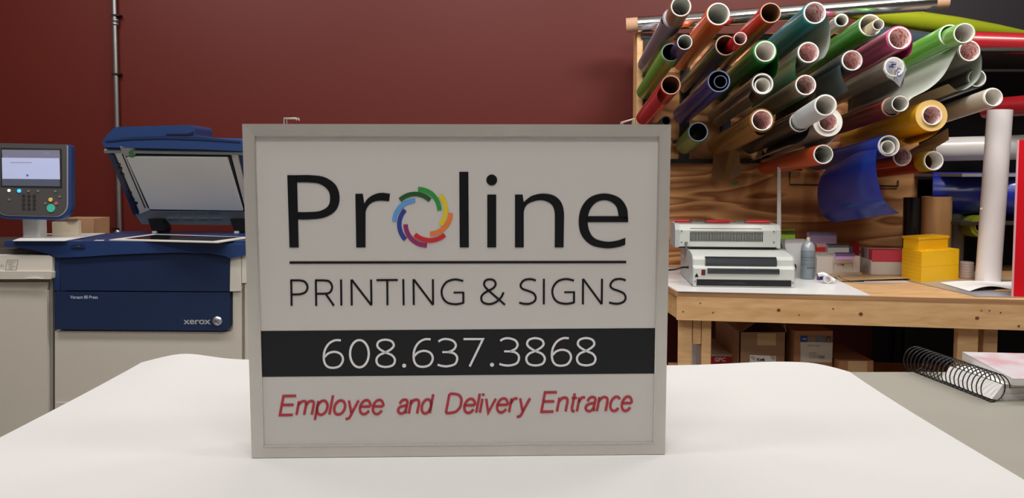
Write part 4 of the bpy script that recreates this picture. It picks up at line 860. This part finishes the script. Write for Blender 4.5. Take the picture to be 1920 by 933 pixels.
pad('comb_bound_book', 'large white comb bound book behind the spray can', (1472, 1511), (450, 485), 3.26, (240, 238, 236), 'white', (200, 196, 192), zb=BZ+.001, thick=.02)
pad('comb_bound_pad', 'big lilac comb bound pad, highest of the pads behind the spray can', (1516, 1569), (436, 450), 3.52, (196, 168, 208), 'lilac', (130, 112, 140), zb=BZ+.001, thick=.02)
# spray can
can = thing('spray_can', G(1514, 524, ZB), 'tall grey aerosol can standing beside the punch machine', 'spray can')
cb0 = G(1514, 522, ZB); k = .0285
m = MB(); m.lathe(cb0, [(k*.94, 0), (k, .003), (k, .115), (k*.97, .118)], 32); m.build('can_body', mat('can_grey', (136, 146, 152), .35, metal=.15), can)
m = MB(); m.lathe(cb0+dz(.1182), [(k*.99, 0), (k*.97, .008), (k*.85, .022), (k*.58, .034), (k*.30, .038)], 32); m.build('can_dome', mat('can_dome', (176, 186, 190), .25, metal=.2), can)
m = MB(); m.lathe(cb0+dz(.156), [(.0075, 0), (.0075, .012), (.005, .016)], 16); m.build('nozzle', mat('cream_nozzle', (216, 196, 160), .5), can)
m = MB()
for w0_, w1_ in ((.096, .0965), (.088, .091), (.078, .080), (.066, .067), (.058, .060)): m.lathe(cb0+dz(w0_), [(k*1.006, 0), (k*1.006, w1_-w0_)], 32)
m.build('print_bands', mat('can_band', (86, 98, 108), .4), can)
m = MB()
for j, (w0_, w1_) in enumerate(((.044, .052),)):
    for a in range(7):
        th = -1.95+a*.19; m.hull([cb0+Vector((k*1.01*math.cos(th-.05), k*1.01*math.sin(th-.05), w0_)), cb0+Vector((k*1.01*math.cos(th+.05), k*1.01*math.sin(th+.05), w0_)), cb0+Vector((k*1.01*math.cos(th+.05), k*1.01*math.sin(th+.05), w1_)), cb0+Vector((k*1.01*math.cos(th-.05), k*1.01*math.sin(th-.05), w1_))], [cb0+Vector((k*.99*math.cos(th-.05), k*.99*math.sin(th-.05), w0_)), cb0+Vector((k*.99*math.cos(th+.05), k*.99*math.sin(th+.05), w0_)), cb0+Vector((k*.99*math.cos(th+.05), k*.99*math.sin(th+.05), w1_)), cb0+Vector((k*.99*math.cos(th-.05), k*.99*math.sin(th-.05), w1_))])
m.build('print_marks', mat('can_print', (50, 60, 70), .4), can)
# white file box with label
fb_, q, h = upbox('card_box', 'white card box printed with an orange and black label, holding comb bound pads', 'box', mat('white_card', (222, 214, 204), .6), BZ+.001, (1531, 520), (1612, 517), .13, .086)
ex = (q[1]-q[0]).normalized(); en = Vector((ex.y, -ex.x, 0))
fbx = lambda u, w, o_=.0008: q[0]+ex*u+dz(w)+en*o_
Wb = (q[1]-q[0]).length
def rectp(name_, u0, u1, w0, w1, mt, par, o_=.0006): 
    m = MB(); m.hull([fbx(u0, w0, 0), fbx(u1, w0, 0), fbx(u1, w1, 0), fbx(u0, w1, 0)], [fbx(u0, w0, o_), fbx(u1, w0, o_), fbx(u1, w1, o_), fbx(u0, w1, o_)]); return m.build(name_, mt, par)
m = MB(); 
for a, b in (((.07*Wb/.18, .028), (.07*Wb/.18, .056)), ((.07*Wb/.18, .056), (.148*Wb/.18, .056)), ((.148*Wb/.18, .056), (.148*Wb/.18, .028))): stroke(m, lambda u, w: fbx(u, w), [a, b], .0009)
m.build('label_border', M_ink, fb_)
rectp('label_patch', .082*Wb/.18, .097*Wb/.18, .047, .054, mat('orange_label', (214, 86, 36), .5), fb_); rectp('label_patch', .097*Wb/.18, .113*Wb/.18, .047, .054, mat('maroon_label', (84, 36, 36), .5), fb_, .0005)
text('label_lettering', 'IMPACT', M_paper, fb_, fbx(.083*Wb/.18, .0482, .0009), ex, dz(1), .0075, offset=.0002, xs=1.05)
text('label_lettering', '501  10', M_ink, fb_, fbx(.106*Wb/.18, .038, .0009), ex, dz(1), .0065)
m = MB(); m.hull([fbx(0, .0, .014), fbx(Wb, .0, .014), fbx(Wb, .016, .012), fbx(0, .016, .012)], [fbx(0, .0, .0005), fbx(Wb, .0, .0005), fbx(Wb, .016, .0005), fbx(0, .016, .0005)]); m.build('front_ledge', mat('tan_card', (196, 174, 146), .7), fb_)
pad('comb_bound_pad', 'red comb bound pad in the white card box just right of the spray can', (1531, 1548), (458, 470), 3.36, (206, 44, 46), 'red', (220, 190, 180), zb=BZ+.0885, nt_=7)
pad('comb_bound_pad', 'small cream comb bound pad in the card box, under the red one', (1531, 1554), (474, 486), 3.325, (214, 202, 194), 'cream', (190, 180, 170), zb=BZ+.0882, nt_=8)
pad('comb_bound_pad', 'white comb bound pad with a black comb, tallest in the card box', (1552, 1592), (459, 486), 3.38, (216, 210, 208), 'plain', (70, 66, 66), zb=BZ+.0883, nt_=18)
m = MB()
Yp = q[0].y-.004; A_ = P(1566, 474, Yp); B_ = P(1603, 475, Yp); C_ = P(1603, 485.5, Yp)
pd = pad('comb_bound_pad', 'purple comb bound pad hooked over the front of the labelled card box', (1566, 1603), (475, 486), Yp-.006, (196, 156, 206), 'purple', (78, 58, 110), thick=.005, nt_=15)
pad('card_divider', 'red card standing just behind the labelled card box', (1599, 1611), (454, 485), 3.50, (176, 30, 40), 'darkred', zb=BZ+.001, thick=.03, cat='card')
pad('card_divider', 'grey card block leaning beside the red card on the bench', (1590, 1599), (461, 485), 3.49, (104, 96, 104), 'greyc', zb=BZ+.001, thick=.03, cat='card')
# pink card box
M_wc = mat('white_card', (222, 214, 204), .6)
A_, B_ = G(1633, 517.5, BZ+.001), G(1698, 518.5, BZ+.001); d = (B_-A_).normalized(); nb = Vector((-d.y, d.x, 0)); dp = .18; wdt = (B_-A_).length; hh = .066; th = .003
t = thing('card_tray', A_, 'low white card tray filled with coloured index cards', 'box')
def obx(A_, d, nb, u0, u1, v0, v1, w0, w1, mb=None):
    mb = mb or MB(); f = lambda u, v, w: A_+d*u+nb*v+dz(w)
    mb.hull([f(u0, v0, w0), f(u1, v0, w0), f(u1, v1, w0), f(u0, v1, w0)], [f(u0, v0, w1), f(u1, v0, w1), f(u1, v1, w1), f(u0, v1, w1)]); return mb
obx(A_, d, nb, 0, wdt, 0, dp, 0, th).build('bottom', M_wc, t)
obx(A_, d, nb, 0, wdt, 0, th, th, hh-.004).build('front_panel', M_wc, t); obx(A_, d, nb, 0, wdt, dp-th, dp, th, hh).build('back_panel', M_wc, t)
obx(A_, d, nb, 0, th, th, dp-th, th, hh+.002).build('side_panel', M_wc, t); obx(A_, d, nb, wdt-th, wdt, th, dp-th, th, hh).build('side_panel', M_wc, t)
cols = [('bright pink', (214, 70, 88)), ('rose', (206, 60, 80)), ('pale peach', (206, 170, 156)), ('white', (196, 188, 186)), ('lavender', (150, 126, 150)), ('beige', (176, 158, 140)), ('mauve', (130, 96, 120)), ('brown', (120, 84, 70)), ('plum', (96, 72, 96))]
v = .006
for k, (nm, rgb) in enumerate(cols):
    tk = .028 if k == 0 else .012+.003*(k % 2)
    o = obx(A_, d, nb, th+.002, wdt-th-.002, v, v+tk, th+.001, .112-.001*k+.003*(k % 3)).build('index_cards', mat('cards_'+nm.replace(' ', '_'), rgb, .6), None)
    tag(o, nm+' index cards in the white card tray beside the yellow boxes', 'cards', 'index card packs'); v += tk+.0008
# yellow boxes
M_yel = mat('yellow_plastic_box', (248, 192, 8), .45, var=.03)
A_, B_ = G(1728, 532, BZ+.001), G(1797, 523, BZ+.001); 
A_ = G(1690, 522, BZ+.001); Cn = G(1727, 531, BZ+.001); B_ = G(1797, 524, BZ+.001)
d = (B_-Cn).normalized(); lf = (A_-Cn); wdt = (B_-Cn).length
zt2 = (PH(1727, 472, Cn, Vector((0, -1, 0)))).z-BZ
for k in range(2):
    z0 = .001+zt2*.5*k; z1 = .001+zt2*.5*(k+1)-.0006
    t = thing('yellow_box', Cn+dz(z0), ('lower' if k == 0 else 'upper')+' of the two wide yellow boxes stacked on the bench', 'box')
    qq = [Cn, B_, B_+lf, Cn+lf]; m = MB(); m.hull([p+dz(z0) for p in qq], [p+dz(z1) for p in qq]); m.build('box_body', M_yel, t, .001)
    m = MB()
    for j in range(3):
        zz = z0+(z1-z0)*(.25+.25*j); e_ = -d.cross(Vector((0, 0, 1)))*0; o2 = lf.cross(Vector((0, 0, 1))).normalized(); o2 = o2 if o2.x < 0 else -o2
        q4 = [Cn+dz(zz)+o2*.0004, Cn+lf+dz(zz)+o2*.0004]; m.add([q4[0], q4[1], q4[1]+dz(.0008), q4[0]+dz(.0008)], [(0, 1, 2, 3)])
    m.build('page_lines', mat('dark_yellow', (196, 146, 14), .6), t)
z0 = zt2+.001
t = thing('yellow_box', Cn+dz(z0), 'small yellow lidded box on top of the two wide yellow boxes', 'box')
e1 = G(1710, 522, BZ).x; b1 = Cn+lf*.55+d*.008; qq = [b1+lf*.0, b1+d*(wdt*.92), b1+d*(wdt*.92)+lf*.6, b1+lf*.45-d*.012]
zc = PH(1727, 447, Cn, Vector((0, -1, 0))).z-BZ
qq = [Cn+lf*.30+d*.018, Cn+lf*.30+d*(wdt*.86), Cn+lf*.95+d*(wdt*.80), Cn+lf*.95+d*.0]
m = MB(); m.hull([p+dz(z0) for p in qq], [p+dz(zc-.010) for p in qq]); m.build('box_body', M_yel, t, .001)
cq = sum(qq, Vector())/4; q2 = [cq+(p-cq)*1.06 for p in qq]; m = MB(); m.hull([p+dz(zc-.0098) for p in q2], [p+dz(zc) for p in q2]); m.build('lid', M_yel, t, .001)
m = MB(); a = Cn+d*.028+lf*.06; qq = [a, a+d*.075, a+d*.070+lf*.2, a+d*.002+lf*.2]; m.hull([p+dz(z0-.001) for p in qq], [p+dz(z0+.003) for p in qq]); m.build('flap', M_yel, t, .0005)
# purple cap, white snap bottle, cable
c = G(1540, 524, ZB); m = MB()
m.sweep([c+Vector((.011*math.cos(a), .010*math.sin(a), .012+.004*math.sin(2*a))) for a in [i*math.pi/8 for i in range(17)]], .004, 8); m.lathe(c+Vector((-.012, -.004, 0)), [(.008, 0), (.009, .006), (.006, .010)], 14); m.box(c.x-.008, c.x+.012, c.y-.004, c.y+.004, c.z, c.z+.011)
tag(m.build('purple_clip', mat('purple_plastic', (72, 50, 120), .35)), 'small purple plastic clip lying right of the spray can', 'clip')
c = G(1556, 531, ZB); t = thing('white_dispenser', c, 'white plastic tape dispenser lying beside the purple clip', 'tape dispenser')
m = MB(); m.sweep(catmull([c+Vector((-.034, .03, .030)), c+Vector((-.018, .02, .034)), c+Vector((.0, .008, .022)), c+Vector((.016, -.004, .010))], 6), .0085, 12); m.build('handle', M_whitep, t)
m = MB(); m.pipe(c+Vector((-.012, -.008, .017)), c+Vector((-.008, .010, .017)), .016, .010, 24); m.build('tape_reel', mat('clear_tape', (206, 202, 200), .3), t)
m = MB(); m.sweep(catmull([G(1548, 514, BZ)+dz(.02), G(1556, 510, BZ)+dz(.02), G(1572, 520, BZ)+dz(.006), G(1590, 528, BZ)+dz(.004), G(1620, 529, BZ)+dz(.004)], 6), .0022, 6); m.lathe(G(1549, 514, BZ)+dz(.016), [(.004, 0), (.008, .003), (.008, .009), (.003, .012)], 12)
tag(m.build('black_cable', M_black), 'thin black cable ending in a round plug, near the card box', 'cable')
# sheets lying on the bench
def sheet(name, label, cat, pts, mt, bump_=None, th=.0012, sub=6, z=BZ+.001):
    """quad sheet of four px corners on the bench; bump_(u,v) lifts it"""
    a, b, c_, d_ = [G(x, y, z) for x, y in pts]; n = 14; rows = []
    for j in range(n+1):
        v = j/n; rows.append([a.lerp(b, i/n).lerp(d_.lerp(c_, i/n), v)+dz(bump_(i/n, v) if bump_ else 0) for i in range(n+1)])
    m = MB(); m.loft([[p+dz(th) for p in r] for r in rows], 0, False, True); m.loft([r[::-1] for r in rows], 0, False, True)
    e = rows[0]+[r[-1] for r in rows[1:]]+rows[-1][::-1][1:]+[r[0] for r in rows[::-1]][1:-1]; m.loft([e, [p+dz(th) for p in e]], 0, True, False)
    return tag(m.build(name, mt), label, cat)
sheet('printed_sheet', 'white printed sheet lying under the brown cardboard sheet', 'sheet', [(1600, 530.5), (1709, 530), (1662, 512), (1580, 512)], mat('printed_grey_paper', (200, 184, 176), .5, var=.2, scale=60), z=BZ+.0006)
sheet('cardboard_sheet', 'brown cardboard sheet lying lifted on the bench before the card tray', 'cardboard', [(1574, 528), (1712, 526), (1664, 511), (1553, 508)], mat('flat_cardboard', (178, 146, 106), .75), lambda u, v: .0022+.012*u*(1-v)*(1-u*.4)+.004*v, z=BZ+.0006)
sheet('aluminium_sheet', 'thin dark edged metal sheet lying at the right end of the bench', 'sheet', [(1830, 556), (2010, 560), (1960, 525), (1700, 526)], mat('aluminium_panel', (176, 174, 176), .3, metal=.4), None, .003, z=BZ+.0006)
sheet('white_paper_sheet', 'curled white paper sheet lying before the tall white roll', 'paper', [(1818, 548), (1915, 543), (1900, 530), (1762, 532)], M_paper, lambda u, v: .0045+.016*math.sin(math.pi*min(1, u*1.3))*(1-v*.6)*(1-.2*u), z=BZ+.0006)
sheet('brown_paper_sheet', 'small brown paper under the curled white sheet', 'paper', [(1862, 547), (1915, 547), (1915, 541), (1880, 538)], M_card, lambda u, v: .002, z=BZ+.0025)
# stack of paper cups behind
c = G(1812, 520, BZ+.001); m = MB(); prof = []
for k in range(6): prof += [(.026, .011*k), (.0275, .011*k+.0092), (.026, .011*k+.0105)]
m.lathe(c, prof+[(.022, .068)], 28); tag(m.build('paper_cups', mat('cup_pink_white', (206, 184, 176), .6)), 'short stack of pale cups between the yellow boxes and the tall white roll', 'cups')
# standing rolls at the back of the bench
def standing(label, px, pyt, r, Yc, rgb, mname, lean=(0, 0), core='brown', mt=None):
    b = P(px, 500, Yc); b.z = BZ+.001+r*abs(lean[0])*1.0; t_ = P(px, pyt, Yc); H_ = t_.z-b.z; T = b+Vector((lean[0]*H_, lean[1]*H_, H_)); t = thing('vinyl_roll', b, label, 'roll')
    m = MB(); m.pipe(b, T, r, r*.86, 36); m.build('vinyl_wrap', mt or vinyl(mname, rgb), t); ci, cr = CORES[core]
    m = MB(); m.pipe(b+dz(.002), T-dz(.003), r*.858, r*.75, 32, 0, 1, 0); m.build('core', [cr, ci], t); return t
standing('black roll standing upright behind the card tray', 1713, 370, .050, 3.55, (16, 17, 20), 'black')
standing('gold metallic roll standing upright behind the yellow boxes', 1753, 368, .062, 3.48, (172, 128, 84), 'gold', mt=mat('gold_film', (222, 172, 118), .3, metal=.35, var=.1))
standing('grey roll standing upright just right of the gold roll', 1788, 372, .040, 3.56, (112, 112, 108), 'mid_grey')
# tall white roll leaning slightly
tp = P(1875, 206, 3.10); bt = G(1852, 527, BZ+.004)
t = thing('vinyl_roll', bt, 'tall glossy white roll standing on the right end of the bench', 'roll'); dv = (tp-bt)
m = MB(); m.pipe(bt, tp, .0455, .040, 40); m.build('vinyl_wrap', mat('gloss_white_film', (226, 220, 218), .22, var=.02, coat=.3), t)
m = MB(); c = P(1839, 391, 3.06); m.tube(c, c+Vector((.012, .01, 0)), .003); m.build('tape_tab', M_whitep, t)
m = MB(); m.pipe(bt+dv*.003, tp-dv*.003, .0398, .034, 32); m.build('core', M_coreW, t)
# red acrylic panel at the right edge
m = MB(); a0, a1 = G(1900, 556, BZ+.003), P(1911, 262, 2.80)
q = [a0, a0+Vector((.30, -.05, 0)), Vector((a1.x+.30, a1.y-.05, a1.z)), a1]; hb = Vector((.0, .006, 0)); m.hull(q, [p+hb for p in q]); t = thing('acrylic_sign_blank', a0, 'bright red acrylic panel leaning at the right edge of the bench', 'panel')
m.build('panel_sheet', mat('red_acrylic', (205, 22, 34), .25, coat=.3), t); m = MB(); q = [a0-Vector((.004, 0, 0)), a0, a1, a1-Vector((.004, 0, 0))]; m.hull(q, [p+hb for p in q]); tag(m.build('protective_film_edge', mat('film_pink', (222, 170, 174), .5), t), 'pale film edge')

# ------------------------------------------------------------------ boxes under the bench
SZ = .50
t = wb
m = MB(); a = FL+nbk*.10+fd*.06; q = [a, a+fd*1.9, a+fd*1.9+nbk*.6, a+nbk*.6]; m.hull([Vector((p.x, p.y, SZ-.02)) for p in q], [Vector((p.x, p.y, SZ)) for p in q]); m.build('lower_shelf', M_pine, t)
for u in (.02, 1.8):
    m = MB(); b = a+fd*u+nbk*.03; m.box(b.x, b.x+.04, b.y, b.y+.5, 0, SZ-.0205); m.build('support', M_pine, t)
def carton(name, label, pxl, pxr, pyt, Yc, depth, mt, zb=SZ+.001, ang=0):
    A_ = P(pxl, pyt, Yc); B_ = P(pxr, pyt, Yc); h_ = A_.z-zb; A_.z = B_.z = zb; q = [A_, B_, B_+Vector((ang, depth, 0)), A_+Vector((ang, depth, 0))]
    t = thing(name, (A_+B_)/2, label, 'box'); return t, q, h_
Mc_d = mat('dull_kraft', (160, 122, 92), .8)  # duller brown cardboard of the open carton
def face(t, Yc, poly, mt, name_, w=.001): m = MB(); m.ext(poly, Yc-w, Yc); return m.build(name_, mt, t)
# red/white labelled carton
t, q, h_ = carton('labelled_carton', 'low white carton with a red label under the left end of the bench', 1331, 1383, 664, 3.10, .3, None); m = MB(); m.hull(q, [p+dz(h_) for p in q]); m.build('carton', mat('pale_carton', (190, 176, 168), .7), t, .001)
face(t, 3.10, [(1333, 667.5), (1376, 668.5), (1376, 681), (1333, 681)], mat('red_label', (190, 36, 54), .5), 'red_label')
text('label_lettering', 'GBC', M_paper, t, P(1340, 677, 3.0985), (1, 0, 0), (0, 0, 1), .022, offset=.001)
# open carton
Yc = 3.0
t, q, h_ = carton('open_carton', 'big open brown carton with a raised flap under the bench', 1387, 1474, 622.5, Yc, .36, None)
m = MB(); n_ = 4; hgt = dz(h_)
for k in range(4):
    a, b = q[k], q[(k+1) % 4]; cdir = (sum(q, Vector())/4-(a+b)/2); cdir.z = 0; iw = cdir.normalized()*.004; m.hull([a, b, b+iw, a+iw], [a+hgt, b+hgt, b+iw+hgt, a+iw+hgt])
m.hull(q, [p+dz(.004) for p in q]); m.build('carton', Mc_d, t)
m = MB(); a, b = q[3]+hgt, q[0]+hgt; a2 = a+Vector((.05, 0, .055)); b2 = b+Vector((.075, .03, .04)); m.hull([a, b, b2, a2], [p+Vector((.003, 0, -.002)) for p in (a, b, b2, a2)]); m.build('flap', Mc_d, t)
m = MB(); a, b = q[1]+hgt, q[2]+hgt; m.hull([a, b, b+Vector((-.03, 0, .06)), a+Vector((-.015, 0, .06))], [p+Vector((.003, 0, 0)) for p in (a, b, b+Vector((-.03, 0, .06)), a+Vector((-.015, 0, .06)))]); m.build('flap', Mc_d, t)
face(t, Yc, [(1420, 624.5), (1455, 624.5), (1455, 647), (1420, 647)], M_kraft, 'tape')
face(t, Yc, [(1406, 665), (1455, 667), (1455, 690), (1406, 690)], M_paper, 'paper_label', .0012)
text('label_lettering', 'Kwik', M_ink, t, P(1419, 676, Yc-.0016), (1, 0, 0), (0, 0, 1), .015, offset=.0006)
m = MB(); fl_ = lambda x, y: P(x, y, Yc-.0018)
for s_ in (1408, 1445): stroke(m, fl_, [(s_, 668), (s_+7, 675)], 1.5); stroke(m, fl_, [(s_+3, 667), (s_+9, 672)], 1.2)
m.build('label_marks', mat('grey_marks', (110, 112, 108), .5), t)
# carton with picture label
Yc = 2.98
t, q, h_ = carton('paper_carton', 'tall brown carton with a large white label and blue square under the bench', 1490, 1562, 620, Yc, .34, None, ang=-.02); m = MB(); m.hull(q, [p+dz(h_) for p in q]); m.build('carton', mat('warm_kraft', (172, 120, 84), .8), t, .001)
face(t, Yc, [(1501, 640), (1561.5, 642), (1560, 679), (1501, 678)], mat('cream_label', (214, 204, 190), .6), 'paper_label')
face(t, Yc, [(1501, 629.5), (1514, 629.5), (1514, 641), (1501, 641)], mat('blue_label', (30, 72, 150), .5), 'blue_square', .0014)
face(t, Yc, [(1515, 630), (1529, 630), (1529, 641), (1515, 641)], mat('photo_brown', (150, 124, 104), .5, var=.5, scale=90), 'picture_label', .0014)
face(t, Yc, [(1530, 630), (1545, 630), (1545, 641), (1530, 641)], mat('photo_blue', (110, 120, 136), .5, var=.6, scale=90), 'picture_label', .0014)
face(t, Yc, [(1546, 630), (1561, 630.5), (1561, 641), (1546, 641)], mat('photo_tan', (140, 108, 88), .5, var=.4, scale=90), 'picture_label', .0014)
text('label_lettering', 'Color Copy', mat('brown_print', (120, 96, 80), .6), t, P(1514, 649, Yc-.0018), (1, 0, 0), (0, 0, 1), .010)
m = MB(); fl_ = lambda x, y: P(x, y, Yc-.0018)
stroke(m, arc and (lambda x, y: fl_(x, y)), arc(1553.5, 635, 3.6, 3.8, -220, 40, 10), 1.4)
m.build('label_icon', M_ink, t); m = MB()
for k in range(6): stroke(m, fl_, [(1537+1.6*k, 666), (1537+1.6*k, 672)], .9 if k % 2 else .5)
m.build('barcode', M_ink, t); m = MB()
for y in (661, 664, 667, 670): stroke(m, fl_, [(1517, y), (1531, y)], .5)
stroke(m, fl_, [(1534, 665), (1534, 671)], 1); m.build('label_print', M_ink, t)
m = MB(); stroke(m, fl_, [(1505, 636), (1507, 634), (1510, 636), (1512, 634)], 1.2); m.build('blue_square_mark', M_paper, t)
# low taped box
Yc = 2.94
t, q, h_ = carton('taped_carton', 'low brown carton with a tan tape strip, rightmost under the bench', 1573, 1638, 676, Yc, .3, None, ang=0); m = MB(); m.hull(q, [p+dz(h_) for p in q]); m.build('carton', mat('warm_kraft', (172, 120, 84)), t, .001)
face(t, Yc, [(1590, 676.4), (1626, 677), (1626, 700), (1590, 700)], M_kraft, 'tape')
# white roll-ended thing by the bench leg
m = MB(); c = P(1302, 650, 3.02); m.box(c.x-.008, c.x+.008, 3.02, 3.04, SZ+.001, c.z+.014); tag(m.build('white_strip', M_whitep), 'narrow white strip seen between the left bench legs', 'strip')

# ------------------------------------------------------------------ books on the grey table
zb = TZ
def bookblock(A_, ex_, ey_, w, l, z0, z1, mt, name_, parent):
    m = MB(); q = [A_, A_+ex_*w, A_+ex_*w+ey_*l, A_+ey_*l]; m.hull([Vector((p.x, p.y, z0)) for p in q], [Vector((p.x, p.y, z1)) for p in q]); return m.build(name_, mt, parent, .0008)
N0 = G(1852, 752, TZ); F0 = G(1712, 697, TZ); ey_ = (F0-N0).normalized(); ex_ = Vector((ey_.y, -ey_.x, 0)); LL = (F0-N0).length
bk = thing('coil_bound_book', N0, 'thick white book with a large black coil, lying on the grey table top', 'book')
M_pages = mat_grain('page_edges', (196, 192, 190), (232, 229, 226), (1, 1, 420), dist=.1)
PB = N0+ex_*.030
m = MB(); R_ = .0270
N1 = N0-ey_*.016; pts = []; turns = 20; LC = LL*1.10
for i in range(turns*22+1):
    s_ = i/(turns*22); a = 2*math.pi*turns*s_
    pts.append(N1+ey_*(LC*s_)+ex_*(R_*math.cos(a)+.004)+dz(R_+.0012+R_*math.sin(a)))
m.sweep(pts, .00115, 5); m.build('black_coil', mat('coil_black', (20, 20, 22), .3), bk)
bookblock(PB-ex_*.004, ex_, ey_, .24, LL*.62, TZ+.0005, TZ+.012, M_pages, 'page_block', bk)
bookblock(PB+ex_*.000+ey_*.002, ex_, ey_, .24, LL*.62, TZ+.0125, TZ+.022, M_pages, 'page_block', bk)
bookblock(PB+ex_*.004+ey_*.004, ex_, ey_, .24, LL*.62, TZ+.0225, TZ+.030, M_pages, 'page_block', bk)
m = MB(); q = [PB+ex_*.002, PB+ex_*.24, PB+ex_*.24+ey_*LL*.62, PB+ex_*.002+ey_*LL*.62]; m.hull([p+dz(.0302) for p in q], [p+dz(.0310) for p in q]); m.build('cover', M_paper, bk)
# slope of pages inside the coil
m = MB(); q = [PB-ex_*.022+dz(.004), PB+dz(.030), PB+dz(.0005)]; m.hull(q, [p+ey_*(LL*.66) for p in q]); m.build('page_spine', M_paper, bk)
# second book
A2 = G(1899, 722, TZ+.032); B2 = G(1804, 672, TZ+.034); e2 = (B2-A2).normalized(); x2 = Vector((e2.y, -e2.x, 0)); l2 = (B2-A2).length
t = thing('closed_book', A2, 'white and pink covered book lying on the coil bound book', 'book')
q = [A2, A2+x2*.20, A2+x2*.20+e2*l2, A2+e2*l2]
for p in q: p.z = TZ+.0320
b4 = [p+dz(.011) for p in q]; b4[3] = b4[3]+dz(.004); b4[2] = b4[2]+dz(.004)
m = MB(); m.hull(q, b4); m.build('page_block', M_pages, t)
def cover_mat():
    m_ = bpy.data.materials.new('pink_map_cover'); m_.use_nodes = True; nt = m_.node_tree; b = nt.nodes['Principled BSDF']; b.inputs['Roughness'].default_value = .3
    tc = nt.nodes.new('ShaderNodeTexCoord'); nz = nt.nodes.new('ShaderNodeTexNoise'); nz.inputs['Scale'].default_value = 14; nz.inputs['Detail'].default_value = 5
    nt.links.new(tc.outputs['Object'], nz.inputs['Vector']); rp = nt.nodes.new('ShaderNodeValToRGB'); e = rp.color_ramp.elements
    e[0].position = .44; e[0].color = col((218, 214, 218)); e[1].position = .62; e[1].color = col((214, 172, 178)); nt.links.new(nz.outputs['Fac'], rp.inputs[0]); nt.links.new(rp.outputs[0], b.inputs['Base Color']); return m_
m = MB(); m.hull([p+dz(.0003) for p in b4], [p+dz(.0015) for p in b4]); m.build('cover', cover_mat(), t)
